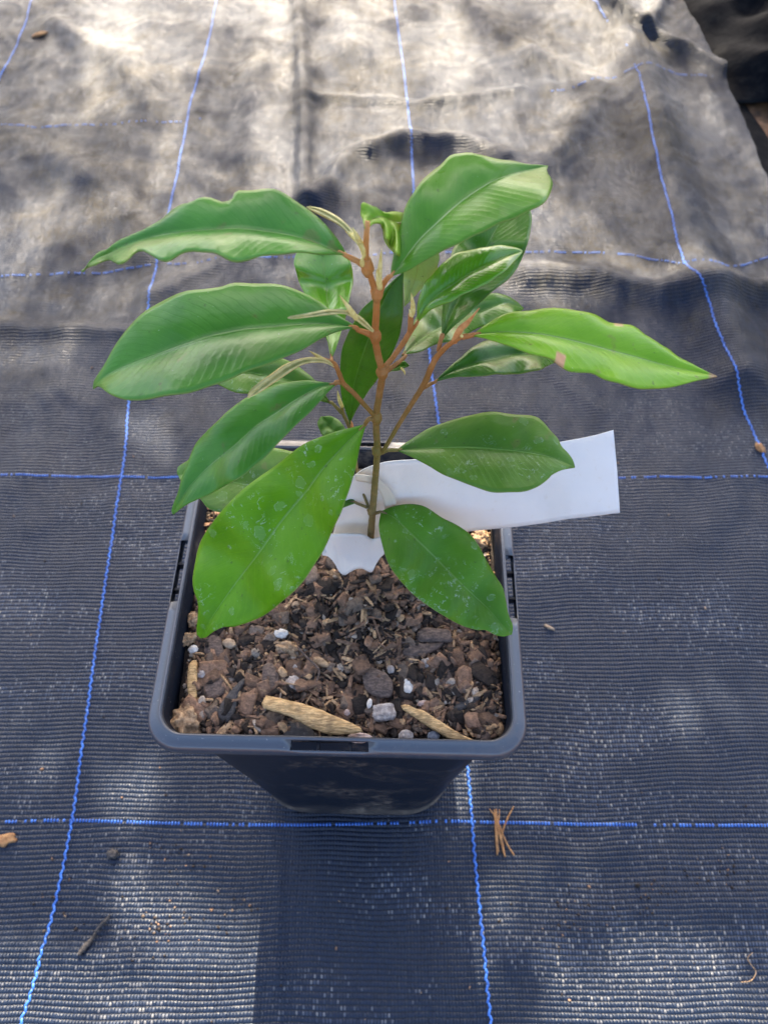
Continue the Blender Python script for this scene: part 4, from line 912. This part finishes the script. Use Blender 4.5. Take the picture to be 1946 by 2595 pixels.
# many crumbs nobody would count
AV, AF, AC = [], [], []; nv = 0
def crumb(x, y, s, k): add_piece((x, y, hz(x, y)+s*.35), s, (1.3, 1, .6), pal(k), .4, False)
for i in range(330):
    if i < 180:
        cx, cy = random.choice([(320,1990),(360,2020),(430,1850),(500,1960),(1215,2010),(1580,1880),(1400,1950),(1500,1890),(1250,1960),(130,1960),(620,2260),(340,1840)]); px, py = random.gauss(cx, 38), random.gauss(cy, 26)
    else: px, py = random.uniform(-100, 1759), random.uniform(650, 2260)
    q = on_mat(ZD((px, py)));
    if math.hypot(q.x, q.y) < .085: continue
    crumb(q.x, q.y, random.uniform(.0003, .0009)*(1.6 if random.random() < .06 else 1), random.choice(['dark', 'dark', 'bark', 'dark', 'grey']))
me = npmesh('soil_crumbs', np.concatenate(AV), np.concatenate(AF)); ca = me.color_attributes.new('Col', 'FLOAT_COLOR', 'POINT'); ca.data.foreach_set('color', np.concatenate(AC).astype(np.float32).ravel())
o = link('soil_crumbs', me, None, [M_SOIL], False); o['kind'] = 'stuff'; tag(o, 'scattered soil crumbs and grit on the black weed mat', 'soil crumbs')

# ------------------------------------------------------------------ unseen tree above the far side, its crown shaped to place sun and shade
def inpoly(p, poly):
    x, y = p; c = False; j = len(poly)-1
    for i in range(len(poly)):
        xi, yi = poly[i]; xj, yj = poly[j]
        if (yi > y) != (yj > y) and x < (xj-xi)*(y-yi)/(yj-yi)+xi: c = not c
        j = i
    return c
SUNZ = [gpoly(p) for p in [
 [(-300,-150),(1250,-150),(1480,60),(1440,130),(1350,160),(1270,250),(1210,360),(1340,520),(1420,600),(1659,600),(1750,640),(1200,660),(900,640),(340,660),(-100,690),(-200,560),(-60,430),(330,430),(-100,240)],
 [(-60,722),(130,748),(260,835),(405,955),(370,985),(230,895),(100,800),(-60,780)],
 [(235,1915),(400,1950),(530,2000),(545,2045),(400,2030),(250,1965)],
 [(-100,2085),(300,2095),(585,2115),(610,2330),(560,2700),(-300,2700)],
 [(965,2110),(1200,2095),(1759,2075),(1759,2700),(955,2700)],
 [(920,1672),(1190,1680),(1100,1750),(920,1770)],
 [(1340,1825),(1150,1868),(1080,1920),(1050,1990),(1160,1945),(1310,1870)],
 [(0,1560),(200,1600),(260,1640),(100,1640),(0,1620)], [(250,1690),(330,1700),(330,1740),(250,1730)], [(1450,1500),(1659,1480),(1659,1560),(1500,1570)],
]]
SHZ = [gpoly(p) for p in [
 [(790,345),(860,318),(990,318),(960,345),(850,358)], [(360,620),(480,560),(520,555),(440,605),(380,625)],
 [(1140,540),(1250,560),(1400,610),(1320,620),(1200,590)], [(560,440),(760,440),(760,560),(620,560)], [(1220,340),(1270,210),(1420,190),(1600,330),(1500,430),(1230,430)],
 [(655,0),(690,0),(690,430),(662,430)], [(1000,10),(1180,70),(1100,110),(1010,60)], [(-60,240),(340,265),(330,430),(-60,430)], [(1400,60),(1460,10),(1540,120),(1500,130)],
]]
DIST = 2.1
m, t, b = mat('tree_leaf'); b.inputs['Base Color'].default_value = (.05, .10, .03, 1); b.inputs['Roughness'].default_value = .5; M_TL = m
S1 = np.array(SUN_DIR.orthogonal().normalized()); SDn = np.array(SUN_DIR); S2 = np.cross(SDn, S1)
cell = .0095; r2 = np.random.default_rng(5)
A_, B_ = np.meshgrid(np.arange(-.75, .95, cell), np.arange(-.85, 1.35, cell)); A_ = np.repeat(A_.ravel(), 2); B_ = np.repeat(B_.ravel(), 2)
A_ = A_ + r2.uniform(-.5, .5, A_.size)*cell; B_ = B_ + r2.uniform(-.5, .5, B_.size)*cell
def inpoly_np(x, y, poly):
    c = np.zeros(x.shape, bool); j = len(poly)-1
    for i in range(len(poly)):
        xi, yi = poly[i]; xj, yj = poly[j]
        with np.errstate(divide='ignore', invalid='ignore'):
            c ^= ((yi > y) != (yj > y)) & (x < (xj-xi)*(y-yi)/(yj-yi)+xi)
        j = i
    return c
prob = np.full(A_.shape, .995)
wx_ = A_ + .006*np.sin(A_*70+B_*30) + .004*np.sin(B_*140); wy_ = B_ + .006*np.sin(B_*80+A_*45) + .004*np.sin(A_*150)   # ragged clump outlines
mot = np.array([mnoise.fractal(Vector((a_*11, b_*9, 4.2)), 1, 2, 3) for a_, b_ in zip(A_[::2], B_[::2])]); mot = np.repeat(mot, 2)[:A_.size]
for k_, p in enumerate(SUNZ):
    msk = inpoly_np(wx_, wy_, p)
    if k_:      # gaps in the crown are a leaf's width wider than the patch of sun they make
        for q_ in range(8): msk |= inpoly_np(wx_+.012*math.cos(q_*.785), wy_+.012*math.sin(q_*.785), p)
    prob[msk] = (.006 + np.clip((mot-.22)*1.0, 0, .2))[msk] if k_ == 0 else (.006 + np.clip(mot*1.6, 0, .45))[msk]
for p in [gpoly(q_) for q_ in ([(-200,-150),(180,-150),(165,240),(-200,240)], [(430,60),(560,40),(540,430),(370,430)], [(1480,60),(1759,60),(1759,620),(1560,600)], [(100,520),(560,440),(620,640),(60,660)])]: prob[inpoly_np(wx_, wy_, p)] = .30
for p in [gpoly([(1500,-140),(1560,60),(1640,330),(1759,500),(1900,500),(1900,-140)])]: prob[inpoly_np(A_, B_, p)] = .99  # dense foliage added to keep sun off the dark cloth
for p in SHZ: prob[inpoly_np(wx_, wy_, p)] = .55 if p is SHZ[7] or p is SHZ[5] or p is SHZ[6] else .93
keep = r2.random(A_.size) < prob; A_ = A_[keep]; B_ = B_[keep]; n_l = A_.size
Cc = np.stack([A_, B_, np.zeros(n_l)], -1) + SDn*(DIST + r2.uniform(-.35, .35, n_l))[:, None]
nn_ = SDn + r2.normal(0, .3, (n_l, 3)); nn_ /= np.linalg.norm(nn_, axis=1, keepdims=True)
uu = S1*r2.uniform(-1, 1, (n_l, 1)) + S2*r2.uniform(-1, 1, (n_l, 1)); uu -= nn_*(uu*nn_).sum(1, keepdims=True); uu /= np.linalg.norm(uu, axis=1, keepdims=True)
vv = np.cross(nn_, uu); Lh = r2.uniform(.0085, .012, (n_l, 1))
quad = np.stack([Cc-uu*Lh, Cc-vv*Lh*.65, Cc+uu*Lh, Cc+vv*Lh*.65], 1)
crown_me = npmesh('crown', quad.reshape(-1, 3), np.arange(n_l*4).reshape(-1, 4)); cnt = n_l
tree = empty('shade_tree', SUN_DIR*DIST, 'leafy tree overhead outside the picture that dapples the sunlight', 'tree')
o = link('crown', crown_me, tree, [M_TL], False); rebase(o)
v_, f_ = tube([Vector((1.6, 2.6, -.03)), Vector((1.55, 2.5, 1.0)), Vector((1.2, 2.2, 1.8)), Vector((.4, 1.7, 1.75))], [.09, .07, .04, .01], 40, 12, .1)
o = link('trunk', mesh('trunk', v_, f_), tree, [M_BARK]); rebase(o)
print('tree leaves', cnt)
